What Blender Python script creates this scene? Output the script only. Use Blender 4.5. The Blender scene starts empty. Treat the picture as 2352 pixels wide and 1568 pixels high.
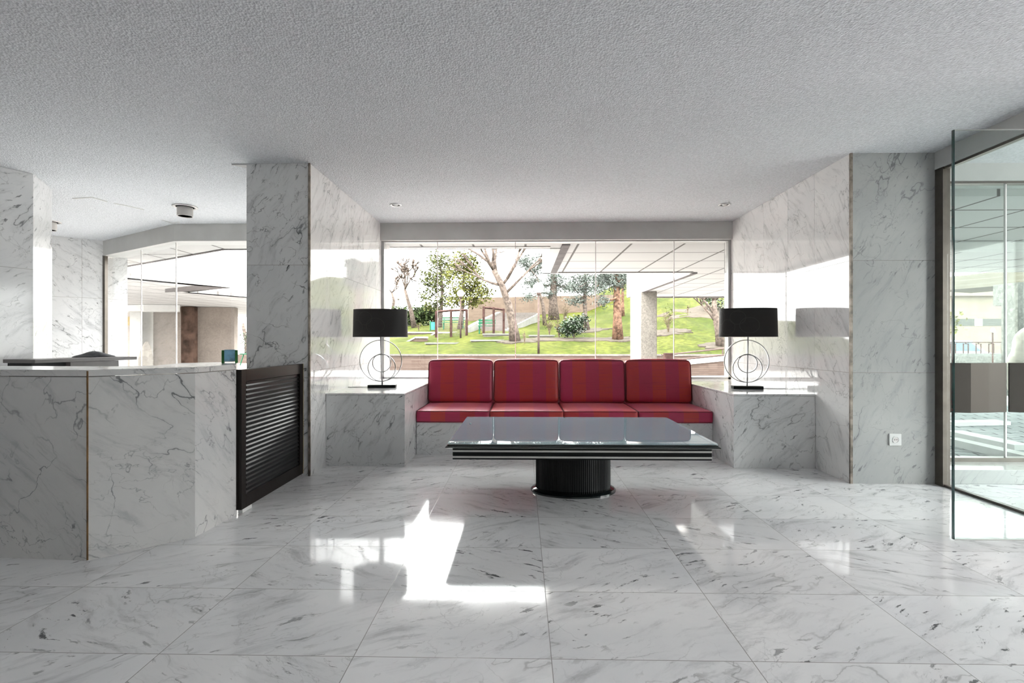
import bpy, bmesh, math, random
from mathutils import Vector, Matrix

sc = bpy.context.scene
COL = sc.collection

# ------------------------------------------------------------------ camera, sky, sun, exposure
F, CX, YH, H, TH = 1140.0, 1176.0, 786.8, 1.2, 0.0201
cam_d = bpy.data.cameras.new('camera')
cam_d.sensor_width = 36.0
cam_d.lens = F / 2352.0 * 36.0
cam_d.shift_y = 2.8 / 2352.0
cam_d.clip_end = 400
cam = bpy.data.objects.new('camera', cam_d)
cam.location = (0, 0, H)
cam.rotation_euler = (math.pi / 2, 0, TH)
COL.objects.link(cam)
sc.camera = cam

world = bpy.data.worlds.new('sky')
sc.world = world
world.use_nodes = True
wn = world.node_tree
bgn = wn.nodes['Background']
bgn.inputs['Color'].default_value = (1.0, 0.985, 0.97, 1)
_tc = wn.nodes.new('ShaderNodeTexCoord'); _sx_ = wn.nodes.new('ShaderNodeSeparateXYZ'); _mr = wn.nodes.new('ShaderNodeMapRange')
wn.links.new(_tc.outputs['Generated'], _sx_.inputs[0]); wn.links.new(_sx_.outputs['Z'], _mr.inputs[0])
_mr.inputs[1].default_value = 0.05; _mr.inputs[2].default_value = 0.75      # overcast sky: dimmer at the horizon than overhead
_mr.inputs[3].default_value = 3.0; _mr.inputs[4].default_value = 9.0
wn.links.new(_mr.outputs[0], bgn.inputs['Strength'])

sun_d = bpy.data.lights.new('sun', 'SUN')
sun_d.energy = 3.5
sun_d.angle = math.radians(3)
sun_d.color = (1.0, 0.86, 0.68)
sun = bpy.data.objects.new('sun', sun_d)
sun.rotation_euler = Vector((0.86, -0.28, -0.62)).to_track_quat('-Z', 'Y').to_euler()
sun.location = (-12, 20, 12)
COL.objects.link(sun)

vs = sc.view_settings
vs.view_transform = 'Standard'
vs.look = 'None'
vs.gamma = 1.0
vs.exposure = 1.58
vs.use_curve_mapping = False
cy = sc.cycles
cy.max_bounces = 14
cy.diffuse_bounces = 7
cy.glossy_bounces = 6
cy.transparent_max_bounces = 24
cy.use_denoising = True
cy.sample_clamp_indirect = 8.0
cy.caustics_reflective = False
cy.caustics_refractive = False

rng = random.Random(7)

# ------------------------------------------------------------------ places: a viewing ray met with a plane or the ground
def ray(px, py):
    dx = (px - CX) / F
    return Vector((dx * math.cos(TH) - math.sin(TH), dx * math.sin(TH) + math.cos(TH), (YH - py) / F))
C0 = Vector((0, 0, H))
def wz(px, py, z):
    r = ray(px, py); return C0 + r * ((z - H) / r.z)
def wy(px, py, Y):
    r = ray(px, py); return C0 + r * (Y / r.y)
def wx(px, py, X):
    r = ray(px, py); return C0 + r * (X / r.x)

WALL_Y = 22.0
_sx = [(-60, .09), (-9, .095), (-6, .10), (0, .125), (3, .135), (6, .15), (10, .23), (16, .25), (60, .25)]
def slope(X):
    for (a, sa), (b, sb) in zip(_sx, _sx[1:]):
        if X <= b:
            t = max(0, (X - a) / (b - a)); return sa + (sb - sa) * t
    return .25
def terr(X, Y):
    d = min(max(Y - WALL_Y, 0), 30)
    return .66 + slope(X) * d + .04 * math.sin(X * .7 + Y * .3) * min(1, d / 4)
def gp(px, py):
    r = ray(px, py); t = 20.5
    while t < 70:
        p = C0 + r * t
        if p.y > WALL_Y and p.z <= terr(p.x, p.y): return p
        t += .05
    return C0 + r * 45
def gx(px, Y):                     # a point of the ground under a picture column, at a depth
    p = wy(px, YH, Y); return Vector((p.x, Y, terr(p.x, Y)))

# ------------------------------------------------------------------ nodes
class NT:
    def __init__(s, name):
        s.m = bpy.data.materials.new(name); s.m.use_nodes = True
        s.t = s.m.node_tree; s.t.nodes.clear()
        s.out = s.n('OutputMaterial')
    def n(s, typ, **kw):
        nd = s.t.nodes.new('ShaderNode' + typ)
        for k, v in kw.items():
            setattr(nd, k, v)
        return nd
    def set(s, sock, v):
        if isinstance(v, bpy.types.NodeSocket): s.t.links.new(v, sock)
        elif isinstance(v, (tuple, list)) and len(v) == 3 and sock.type == 'RGBA': sock.default_value = (*v, 1)
        else: sock.default_value = v
    def math(s, op, a, b=0.0, c=0.0):
        nd = s.n('Math', operation=op)
        s.set(nd.inputs[0], a); s.set(nd.inputs[1], b); s.set(nd.inputs[2], c)
        return nd.outputs[0]
    def vmath(s, op, a, b=(0, 0, 0), scale=None):
        nd = s.n('VectorMath', operation=op)
        s.set(nd.inputs[0], a); s.set(nd.inputs[1], b)
        if scale is not None: s.set(nd.inputs['Scale'], scale)
        return nd.outputs['Value'] if op in ('DOT_PRODUCT', 'LENGTH') else nd.outputs[0]
    def noise(s, co, scale, detail=3, rough=.55, dist=0, col=False):
        nd = s.n('TexNoise'); s.set(nd.inputs['Vector'], co)
        nd.inputs['Scale'].default_value = scale; nd.inputs['Detail'].default_value = detail
        nd.inputs['Roughness'].default_value = rough; nd.inputs['Distortion'].default_value = dist
        return nd.outputs['Color'] if col else nd.outputs[0]
    def voro(s, co, scale, feature='F1', out='Distance'):
        nd = s.n('TexVoronoi', feature=feature); s.set(nd.inputs['Vector'], co)
        nd.inputs['Scale'].default_value = scale
        return nd.outputs[out]
    def step(s, v, a, b, lo=0.0, hi=1.0):
        nd = s.n('MapRange', interpolation_type='SMOOTHSTEP'); s.set(nd.inputs[0], v)
        nd.inputs[1].default_value = a; nd.inputs[2].default_value = b
        nd.inputs[3].default_value = lo; nd.inputs[4].default_value = hi
        return nd.outputs[0]
    def mix(s, fac, a, b, typ='MIX'):
        nd = s.n('Mix', data_type='RGBA', blend_type=typ)
        s.set(nd.inputs[0], fac); s.set(nd.inputs[6], a); s.set(nd.inputs[7], b)
        return nd.outputs[2]
    def mapping(s, co, loc=(0, 0, 0), rot=(0, 0, 0), scale=(1, 1, 1)):
        if any(rot) and scale != (1, 1, 1):          # turn first, then stretch along the turned axes
            co = s.mapping(co, rot=rot); rot = (0, 0, 0)
        nd = s.n('Mapping'); s.set(nd.inputs[0], co)
        nd.inputs[1].default_value = loc; nd.inputs[2].default_value = rot; nd.inputs[3].default_value = scale
        return nd.outputs[0]
    def coord(s, which='Object'):
        return s.n('TexCoord').outputs[which]
    def sep(s, v):
        nd = s.n('SeparateXYZ'); s.set(nd.inputs[0], v); return nd.outputs
    def comb(s, x, y, z=0.0):
        nd = s.n('CombineXYZ'); s.set(nd.inputs[0], x); s.set(nd.inputs[1], y); s.set(nd.inputs[2], z); return nd.outputs[0]
    def bump(s, h, strength=.3, dist=.01):
        nd = s.n('Bump'); nd.inputs['Strength'].default_value = strength; nd.inputs['Distance'].default_value = dist
        s.set(nd.inputs['Height'], h); return nd.outputs[0]
    def bsdf(s, color, rough=.5, metal=0.0, normal=None, spec=None, coat=None):
        nd = s.n('BsdfPrincipled')
        s.set(nd.inputs['Base Color'], color); s.set(nd.inputs['Roughness'], rough); s.set(nd.inputs['Metallic'], metal)
        if normal is not None: s.set(nd.inputs['Normal'], normal)
        if spec is not None: s.set(nd.inputs['Specular IOR Level'], spec)
        if coat is not None: nd.inputs['Coat Weight'].default_value = coat; nd.inputs['Coat Roughness'].default_value = .03
        s.t.links.new(nd.outputs[0], s.out.inputs[0])
        return s.m

def simple(name, color, rough=.5, metal=0.0, var=.06, scale=8, bump=0.0, bscale=40, spec=None, coat=None):
    t = NT(name); co = t.coord('Object')
    v = t.noise(co, scale, 4)
    dark = tuple(c * (1 - var * 2.2) for c in color); lite = tuple(min(1, c * (1 + var)) for c in color)
    c = t.mix(t.step(v, .3, .7), dark, lite)
    nm = t.bump(t.noise(co, bscale, 4), bump, .01) if bump else None
    return t.bsdf(c, rough, metal, nm, spec, coat)

def marble_color(t, co, base, veins=1.0, spots=1.0, streak=0.0, rot=.6):
    w = t.vmath('SUBTRACT', t.noise(co, 1.1, 2, col=True), (.5, .5, .5))
    cw = t.vmath('ADD', co, t.vmath('SCALE', w, scale=.42))
    w2 = t.vmath('SUBTRACT', t.noise(co, 26, 3, .6, col=True), (.5, .5, .5))
    cw = t.vmath('ADD', cw, t.vmath('SCALE', w2, scale=.022))
    def vein(loc, r, sc_, scale, width, msc, lo, hi):
        n = t.noise(t.mapping(cw, loc=loc, rot=(0, 0, r), scale=sc_), scale, 4, .5)
        v = t.step(t.math('ABSOLUTE', t.math('SUBTRACT', n, .5)), 0.0, width, 1, 0)
        m = t.step(t.noise(t.mapping(co, loc=(loc[1], loc[0], 0)), msc, 4), lo, hi)
        return t.math('MULTIPLY', v, m)
    v1 = vein((0, 0, 0), rot, (1, 2.6, 1), 1.15, .0065, 1.5, .44, .60)
    v2 = vein((3, 7, 0), rot + 1.1, (1, 1.7, 1), 2.3, .0075, 2.2, .46, .62)
    v3 = vein((13, 1, 0), rot - .35, (1, 2.2, 1), 4.2, .010, 1.9, .45, .62)
    cloud = t.step(t.noise(cw, 1.3, 6, .6), .35, .75)
    c = t.mix(cloud, base, tuple(b * f for b, f in zip(base, (.87, .88, .895))))
    hz = t.noise(t.mapping(cw, loc=(7, 2, 0), rot=(0, 0, rot), scale=(2.4, 13, 1)), 1.0, 7, .68)
    c = t.mix(t.math('MULTIPLY', t.step(hz, .49, .74), .5), c, (.27, .28, .295))
    halo = vein((0, 0, 0), rot, (1, 2.6, 1), 1.15, .045, 1.5, .44, .60)
    c = t.mix(t.math('MULTIPLY', halo, .22 * veins), c, (.28, .29, .30))
    c = t.mix(t.math('MULTIPLY', v1, .92 * veins), c, (.11, .115, .12))
    c = t.mix(t.math('MULTIPLY', v2, .75 * veins), c, (.14, .145, .15))
    c = t.mix(t.math('MULTIPLY', v3, .6 * veins), c, (.16, .165, .17))
    bl = t.noise(t.mapping(cw, loc=(1, 5, 0), rot=(0, 0, rot), scale=(3.4, 6.5, 1)), 1.0, 6, .62)
    m3 = t.step(t.noise(t.mapping(co, loc=(4, 4, 0)), 1.7, 2), .45, .6)
    c = t.mix(t.math('MULTIPLY', t.math('MULTIPLY', t.step(bl, .655, .69), m3), .9 * spots), c, (.075, .08, .085))
    if streak:
        s1 = t.noise(t.mapping(cw, loc=(2, 8, 0), rot=(0, 0, rot), scale=(8, 30, 1)), 1.0, 5, .6)
        m4 = t.step(t.noise(t.mapping(co, loc=(8, 1, 0)), 1.6, 4), .38, .62)
        c = t.mix(t.math('MULTIPLY', t.math('MULTIPLY', t.step(s1, .60, .665), m4), streak), c, (.12, .125, .13))
    return c

def marble(name, base=(.73, .73, .73), rough=.09, veins=1.0, spots=1.0, streak=0.0, rot=.6, spec=.5):
    t = NT(name)
    c = marble_color(t, t.coord('UV'), base, veins, spots, streak, rot)
    co = t.coord('UV')
    r = t.step(t.noise(co, 5, 4), .2, .8, rough * .8, rough * 1.3)
    return t.bsdf(c, r, 0, None, spec)

def mat_floor():
    t = NT('polished marble floor')
    co = t.coord('Object'); x, y, z = t.sep(co)
    u = t.math('DIVIDE', t.math('SUBTRACT', x, .112), .756)
    v = t.math('DIVIDE', t.math('SUBTRACT', y, .355), .5105)
    iu, iv = t.math('FLOOR', u), t.math('FLOOR', v)
    wnz = t.n('TexWhiteNoise', noise_dimensions='2D'); t.set(wnz.inputs['Vector'], t.comb(iu, iv))
    off = t.vmath('SCALE', wnz.outputs['Color'], scale=40.0)
    flip = t.math('SUBTRACT', t.math('MULTIPLY', t.math('GREATER_THAN', wnz.outputs['Value'], .3), 2.0), 1.0)
    lco = t.vmath('ADD', t.comb(t.math('MULTIPLY', x, flip), y), off)
    c = marble_color(t, lco, (.84, .84, .845), .4, .75, 1.0, -.45)
    tone = t.step(wnz.outputs['Value'], 0, 1, .93, 1.03)
    c = t.vmath('SCALE', c, scale=tone)
    du = t.math('MULTIPLY', t.math('SUBTRACT', .5, t.math('ABSOLUTE', t.math('SUBTRACT', t.math('SUBTRACT', u, iu), .5))), .756)
    dv = t.math('MULTIPLY', t.math('SUBTRACT', .5, t.math('ABSOLUTE', t.math('SUBTRACT', t.math('SUBTRACT', v, iv), .5))), .5105)
    j = t.step(t.math('MINIMUM', du, dv), .0010, .0022, 1, 0)
    c = t.mix(t.math('MULTIPLY', j, .85), c, (.14, .135, .125))
    r = t.math('ADD', t.step(t.noise(co, 3, 5), .25, .8, .045, .10), t.math('MULTIPLY', j, .3))
    wav = t.bump(t.noise(co, 2.2, 2), .02, .05)
    return t.bsdf(c, r, 0, wav, .5)

def mat_ceiling():
    t = NT('pebbled grey plaster'); co = t.coord('Object')
    n = t.noise(co, 50, 3, .6); v = t.voro(co, 78)
    h = t.math('ADD', t.math('MULTIPLY', n, .8), t.math('MULTIPLY', v, .7))
    c = t.mix(t.step(n, .3, .7), (.54, .555, .58), (.665, .68, .705))
    return t.bsdf(c, .9, 0, t.bump(h, .6, .016), .2)

def mat_soffit(name, pitch=(.745, .80), base=(.47, .462, .458), line=(.11, .10, .095), lw=.02, off=(.05, .5)):
    t = NT(name); x, y, z = t.sep(t.coord('Object'))
    def d(c, p, o):
        q = t.math('FRACT', t.math('DIVIDE', t.math('SUBTRACT', c, o), p))
        return t.math('MULTIPLY', t.math('SUBTRACT', .5, t.math('ABSOLUTE', t.math('SUBTRACT', q, .5))), p)
    m = t.step(t.math('MINIMUM', d(x, pitch[0], off[0]), d(y, pitch[1], off[1])), lw * .6, lw, 1, 0)
    c = t.mix(m, base, line)
    return t.bsdf(c, .6)

def mat_glass(name, tint=(.97, .985, .98), f0=.018, gain=.85, dust_haze=0.0):
    t = NT(name)
    g = t.n('NewGeometry')
    c = t.math('ABSOLUTE', t.vmath('DOT_PRODUCT', g.outputs['Normal'], g.outputs['Incoming']))
    f = t.math('ADD', t.math('MULTIPLY', t.math('POWER', t.math('SUBTRACT', 1.0, c), 5.0), gain), f0)
    tr = t.n('BsdfTransparent'); tr.inputs[0].default_value = (*tint, 1)
    gl = t.n('BsdfGlossy'); gl.inputs['Roughness'].default_value = 0.0; gl.inputs[0].default_value = (1, 1, 1, 1)
    mx = t.n('MixShader'); t.set(mx.inputs[0], f)
    t.t.links.new(tr.outputs[0], mx.inputs[1]); t.t.links.new(gl.outputs[0], mx.inputs[2])
    last = mx.outputs[0]
    if dust_haze:
        df = t.n('BsdfDiffuse'); df.inputs[0].default_value = (.40, .53, .62, 1)  # thin dust; its bluish colour stands in for backlight hazing the table glass
        m2 = t.n('MixShader'); t.set(m2.inputs[0], t.math('MULTIPLY', t.step(t.noise(t.coord('Object'), .9, 2), .2, .8, .75, 1.0), dust_haze))
        t.t.links.new(last, m2.inputs[1]); t.t.links.new(df.outputs[0], m2.inputs[2]); last = m2.outputs[0]
    t.t.links.new(last, t.out.inputs[0])
    return t.m

def mat_fabric():
    t = NT('striped red upholstery'); co = t.coord('Object'); x, y, z = t.sep(co)
    oi = t.n('ObjectInfo').outputs['Random']
    q = t.math('ADD', t.math('DIVIDE', x, .158), t.math('ADD', 100.5, t.math('MULTIPLY', t.math('FLOOR', t.math('MULTIPLY', oi, 2.0)), 1.0)))
    i = t.math('FLOOR', q)
    odd = t.math('MODULO', i, 2.0)
    wnz = t.n('TexWhiteNoise', noise_dimensions='2D'); t.set(wnz.inputs['Vector'], t.comb(i, oi))
    red = t.mix(wnz.outputs['Value'], (.47, .042, .040), (.53, .058, .040))
    mag = t.mix(wnz.outputs['Value'], (.44, .032, .098), (.41, .036, .075))
    c = t.mix(odd, mag, red)
    th = t.noise(t.mapping(co, scale=(2.5, 130, 130)), 1.0, 3, .6)
    c = t.mix(t.step(th, .35, .7), c, t.mix(.4, c, (.42, .03, .09)))
    c = t.mix(t.math('MULTIPLY', t.step(th, .58, .72), .35), c, (.2, .012, .045))
    nm = t.bump(t.noise(t.mapping(co, scale=(40, 260, 260)), 1.0, 2), .25, .002)
    m = t.bsdf(c, .42, 0, nm, .5)
    for nd in t.t.nodes:
        if nd.type == 'BSDF_PRINCIPLED':
            nd.inputs['Sheen Weight'].default_value = .5; nd.inputs['Sheen Roughness'].default_value = .35
            nd.inputs['Sheen Tint'].default_value = (1, .45, .55, 1)
    return m

def mat_grass():
    t = NT('sunny grass'); co = t.coord('Object')
    n = t.noise(t.mapping(co, scale=(1, .35, 1)), .55, 5, .6); n2 = t.noise(co, 4.5, 5, .75)
    c = t.mix(t.step(n, .33, .68), (.024, .034, .0035), (.054, .060, .011))
    c = t.mix(t.step(n2, .35, .7), t.vmath('SCALE', c, scale=.42), c)
    bare = t.step(t.noise(co, .33, 4, .6), .62, .72)
    c = t.mix(t.math('MULTIPLY', bare, .5), c, (.075, .065, .042))
    return t.bsdf(c, .9, 0, t.bump(n2, .6, .06), .1)

def mat_courses(name, a, b, line, course=.08, lw=.1, rough=.85, length=None):
    t = NT(name); x, y, z = t.sep(t.coord('Object'))
    s = t.math('DIVIDE', z, course)
    fr = t.math('SUBTRACT', s, t.math('FLOOR', s))
    m = t.step(fr, lw * .6, lw, 1, 0)
    wnz = t.n('TexWhiteNoise', noise_dimensions='2D')
    t.set(wnz.inputs['Vector'], t.comb(t.math('FLOOR', t.math('MULTIPLY', t.math('ADD', x, y), 2.4)), t.math('FLOOR', s)))
    c = t.mix(wnz.outputs['Value'], a, b)
    c = t.mix(t.math('MULTIPLY', m, .7), c, line)
    n = t.noise(t.coord('Object'), 3, 4)
    c = t.mix(t.step(n, .5, .8), c, t.vmath('SCALE', c, scale=.75))
    return t.bsdf(c, rough)

def mat_concrete(name, base, speck=.5, scale=60, rough=.9):
    t = NT(name); co = t.coord('Object')
    n = t.noise(co, 1.4, 5, .6); v = t.voro(co, scale * .6, out='Color')
    g = t.math('MULTIPLY', t.math('SUBTRACT', t.sep(v)[0], .5), speck)
    c = t.mix(t.step(n, .3, .75), base, tuple(k * .82 for k in base))
    c = t.vmath('SCALE', c, scale=t.math('ADD', 1.0, g))
    return t.bsdf(c, rough, 0, t.bump(t.noise(co, scale, 3), .5, .01), .2)

def mat_brushed(name, color, rough=.25):
    t = NT(name); co = t.coord('Object')
    n = t.noise(t.mapping(co, scale=(1, 1, 420)), 1.0, 2)
    c = t.mix(t.step(n, .3, .7), tuple(k * .93 for k in color), color)
    return t.bsdf(c, t.step(n, .2, .8, rough * .92, rough * 1.1), 1.0)

def mat_wood(name, a, b, rough=.3, spec=.5):
    t = NT(name); co = t.coord('Object')
    n = t.noise(t.mapping(co, scale=(14, 3, 60)), 1.0, 4)
    return t.bsdf(t.mix(t.step(n, .3, .7), a, b), rough, 0, None, spec)

def mat_shade():
    t = NT('black lampshade fabric'); co = t.coord('UV')
    d = None
    for (cx_, cz_, r) in ((.10, .19, .085), (.19, .12, .07), (.30, .24, .06), (.36, .10, .075), (.43, .2, .09), (.52, .08, .06), (.6, .2, .08), (.0, .1, .07), (.7, .12, .08), (.8, .2, .07), (.9, .1, .08), (1.0, .2, .07), (1.1, .12, .08)):
        q = t.math('ABSOLUTE', t.math('SUBTRACT', t.vmath('LENGTH', t.vmath('SUBTRACT', co, (cx_, cz_, 0))), r))
        d = q if d is None else t.math('MINIMUM', d, q)
    m = t.step(d, .0014, .003, 1, 0)
    weave = t.noise(t.mapping(co, scale=(300, 300, 1)), 1.0, 2)
    c = t.mix(t.step(weave, .3, .7), (.009, .008, .008), (.018, .016, .016))
    c = t.mix(t.math('MULTIPLY', m, .5), c, (.06, .057, .055))
    return t.bsdf(c, .55, 0, None, .4)

def mat_pavers():
    t = NT('grey stone pavers'); x, y, z = t.sep(t.coord('Object'))
    cx_ = t.mapping(t.coord('Object'), rot=(0, 0, .35))
    nd = t.n('TexBrick'); t.set(nd.inputs['Vector'], cx_)
    nd.inputs['Color1'].default_value = (.20, .215, .22, 1); nd.inputs['Color2'].default_value = (.25, .265, .27, 1)
    nd.inputs['Mortar'].default_value = (.02, .022, .025, 1); nd.inputs['Scale'].default_value = 1.0
    nd.inputs['Mortar Size'].default_value = .012; nd.inputs['Brick Width'].default_value = .42; nd.inputs['Row Height'].default_value = .16
    return t.bsdf(nd.outputs['Color'], .7)

def mat_translucent(name, col):
    t = NT(name); co = t.coord('Object')
    c = t.mix(t.step(t.noise(co, 18, 4), .35, .7), col, tuple(k * .6 for k in col))
    d = t.n('BsdfDiffuse'); t.set(d.inputs[0], c); tr = t.n('BsdfTranslucent'); t.set(tr.inputs[0], c)
    mx = t.n('MixShader'); mx.inputs[0].default_value = .65
    t.t.links.new(d.outputs[0], mx.inputs[1]); t.t.links.new(tr.outputs[0], mx.inputs[2])
    t.t.links.new(mx.outputs[0], t.out.inputs[0])
    return t.m

M = dict(
    floor=mat_floor(), ceiling=mat_ceiling(),
    marble=marble('white veined marble', veins=.8, spots=.8, streak=.8, rot=-.75),
    marble_dark=marble('strongly veined marble', (.69, .695, .695), .12, 1.15, 1.1, .7, -.95),
    marble_counter=marble('veined counter marble', (.57, .57, .56), .2, 1.0, 1.1, .2, .75),
    marble_glossy=marble('mirror polished marble', (.80, .79, .78), .035, .6, .5, .35, -.9, .85),
    marble_soft=marble('softly veined marble', (.455, .46, .45), .14, .7, .3, .7, -1.0),
    joint=simple('marble joint', (.22, .19, .16), .8),
    beam=simple('grey painted plaster', (.50, .50, .49), .75, var=.03, scale=3),
    bronze=simple('bronze anodised frame', (.13, .115, .10), .35, .6, var=.08),
    steel=simple('grey metal frame', (.42, .42, .42), .35, .7, var=.05),
    corner=simple('aged corner bead', (.30, .26, .22), .45, .4, var=.25, scale=14),
    glass=mat_glass('window glass'),
    door_glass=mat_glass('green tinted glass', (.94, .97, .962), .016, .8),
    edge_glass=simple('dark glass edge', (.02, .06, .055), .1, var=.2, spec=.8),
    joint_glass=simple('silicone joint', (.85, .80, .80), .4, var=.03),
    fabric=mat_fabric(), piping=simple('dark red piping', (.13, .012, .02), .5, var=.1, scale=30),
    black_gloss=simple('black lacquer', (.006, .009, .010), .12, var=.1, spec=.5, coat=.6),
    black=simple('black satin', (.003, .0045, .005), .45, var=.1, spec=.25),
    silver=simple('silver inlay', (.62, .62, .60), .3, .5, var=.03),
    chrome=simple('polished chrome', (.50, .50, .51), .3, 1.0, var=.02),
    satin=simple('satin grey metal', (.56, .54, .53), .4, .5, var=.04),
    can=simple('pale grey enamel', (.55, .53, .51), .5, var=.03),
    shade=mat_shade(),
    espresso=mat_wood('espresso stained wood', (.008, .006, .005), (.010, .007, .006), .3, .28),
    louver=mat_wood('dark louvre slats', (.006, .0065, .007), (.009, .0095, .010), .3, .3),
    brass=simple('brass strip', (.55, .42, .18), .3, .9),
    white_plastic=simple('white plastic', (.72, .73, .72), .35, var=.02),
    pitch=simple('black shade inside spotlight', (.002, .002, .002), .9, spec=.0),  # black colour stands in for the shade inside the ceiling spotlights
    slot=simple('dark slot', (.03, .03, .03), .6),
    desk=simple('grey desk laminate', (.20, .19, .19), .45, var=.04),
    desk_dark=simple('black desk interior', (.012, .014, .016), .6),
    cloth=simple('dark grey cloth', (.05, .052, .06), .7, var=.15, scale=20),
    green_p=simple('green acrylic', (.035, .16, .045), .25, var=.15),
    blue_p=mat_translucent('translucent blue acrylic', (.50, .80, .98)),
    soffit=mat_soffit('white soffit panels'),
    soffit_plain=simple('white painted soffit', (0.555, 0.5475, 0.54), .7, var=.02),
    trough=simple('grey light trough', (0.1485, 0.1375, 0.1375), .7, var=.1),
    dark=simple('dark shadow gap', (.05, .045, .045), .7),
    fascia=mat_soffit('white fascia panels', (1.9, 50), (.5, .49, .475), (.22, .2, .18), .03),
    pavement=mat_concrete('pale paving', (0.252, 0.24, 0.231), .15, 20),
    pavers=mat_pavers(),
    kerb=simple('white kerb', (0.468, 0.462, 0.45), .6, var=.03),
    grass=mat_grass(),
    slab_top=mat_concrete('pale slab top', (0.1408, 0.1408, 0.128), .15, 10),
    soil=mat_concrete('pale bare soil', (0.04144, 0.0351, 0.02827), .4, 14),
    brick=mat_courses('weathered brick', (0.07258, 0.05141, 0.04234), (0.09979, 0.0756, 0.0635), (0.03931, 0.03024, 0.02722), .07, .22),
    coping=mat_concrete('stone coping', (0.108, 0.0972, 0.0891), .3, 30),
    tan=mat_courses('tan brick', (0.093, 0.069, 0.054), (0.114, 0.087, 0.0672), (0.072, 0.054, 0.042), .14, .12),
    concrete=mat_concrete('washed aggregate concrete', (0.186, 0.1705, 0.1519), .4, 55),
    concrete_d=mat_concrete('grey rough concrete', (.10, .10, .095), .5, 40),
    concrete_w=mat_concrete('beige concrete wall', (0.2125, 0.1827, 0.1615), .15, 40),
    rust=simple('rusted steel', (0.045, 0.0255, 0.0225), .7, var=.2, scale=5),
    rust_col=simple('rust stained column', (0.068, 0.042, 0.032), .8, var=.35, scale=2.2),
    bark=simple('grey bark', (0.085, 0.0675, 0.0575), .9, var=.25, scale=9),
    bark_red=simple('reddish pine bark', (0.11, 0.065, 0.045), .9, var=.3, scale=7),
    leaf=simple('olive leaves', (.062, .070, .024), .6, var=.35, scale=1.5),
    leaf_y=simple('yellow green leaves', (.088, .092, .026), .6, var=.35, scale=1.5),
    needle=simple('blue green needles', (.095, .11, .098), .7, var=.25, scale=1.5),
    shrub=simple('dark glossy leaves', (0.011, 0.0275, 0.007), .4, var=.4, scale=3),
    hedge=simple('hedge leaves', (.035, .05, .02), .6, var=.4, scale=2),
    twig=simple('dry twigs', (0.1, 0.08, 0.055), .9, var=.2),
    lamp_globe=simple('white opal globe', (.80, .79, .77), .25, var=.01),
    post=simple('brown lamp post', (0.065, 0.0475, 0.0425), .6, var=.1),
    green_paint=simple('green painted slats', (0.02, 0.105, 0.055), .5, var=.15),
    teal=simple('teal plastic', (0.04, 0.165, 0.165), .5, var=.1),
    white_wall=mat_concrete('white rendered wall', (0.432, 0.414, 0.384), .05, 20),
    cream=mat_concrete('cream rendered wall', (0.1398, 0.1194, 0.09402), .08, 20),
    strip_glass=simple('dull grey glass', (.055, .055, .05), .6, spec=.05),
    rock=mat_concrete('white rock', (0.341, 0.3135, 0.2805), .3, 12),
    mesh_wire=simple('thin fence wire', (0.125, 0.1, 0.095), .6),
    wall_dark=simple('taupe wall panelling', (.52, .51, .50), .6),
    brushed=mat_brushed('brushed bronze steel', (.05, .041, .037), .42),
    corr=mat_courses('beige ribbed cladding', (0.0828, 0.0756, 0.063), (0.0846, 0.0774, 0.0648), (0.108, 0.1026, 0.09), .12, .18),
    car_paint=simple('silver car paint', (0.21, 0.225, 0.24), .25, .5),
    car_glass=simple('dark car glass', (.04, .06, .08), .1),
    tyre=simple('tyre rubber', (.015, .015, .015), .8),
    sign=simple('ochre sign', (0.225, 0.16, 0.05), .5),
)

# weathered outdoor surfaces hardly shine
for k in 'soffit soffit_plain trough dark fascia pavement pavers kerb grass soil slab_top brick coping tan concrete concrete_d concrete_w rust rust_col bark bark_red leaf leaf_y needle hedge twig post green_paint teal white_wall cream rock mesh_wire corr sign'.split():
    for nd in M[k].node_tree.nodes:
        if nd.type == 'BSDF_PRINCIPLED': nd.inputs['Specular IOR Level'].default_value = .03

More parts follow.
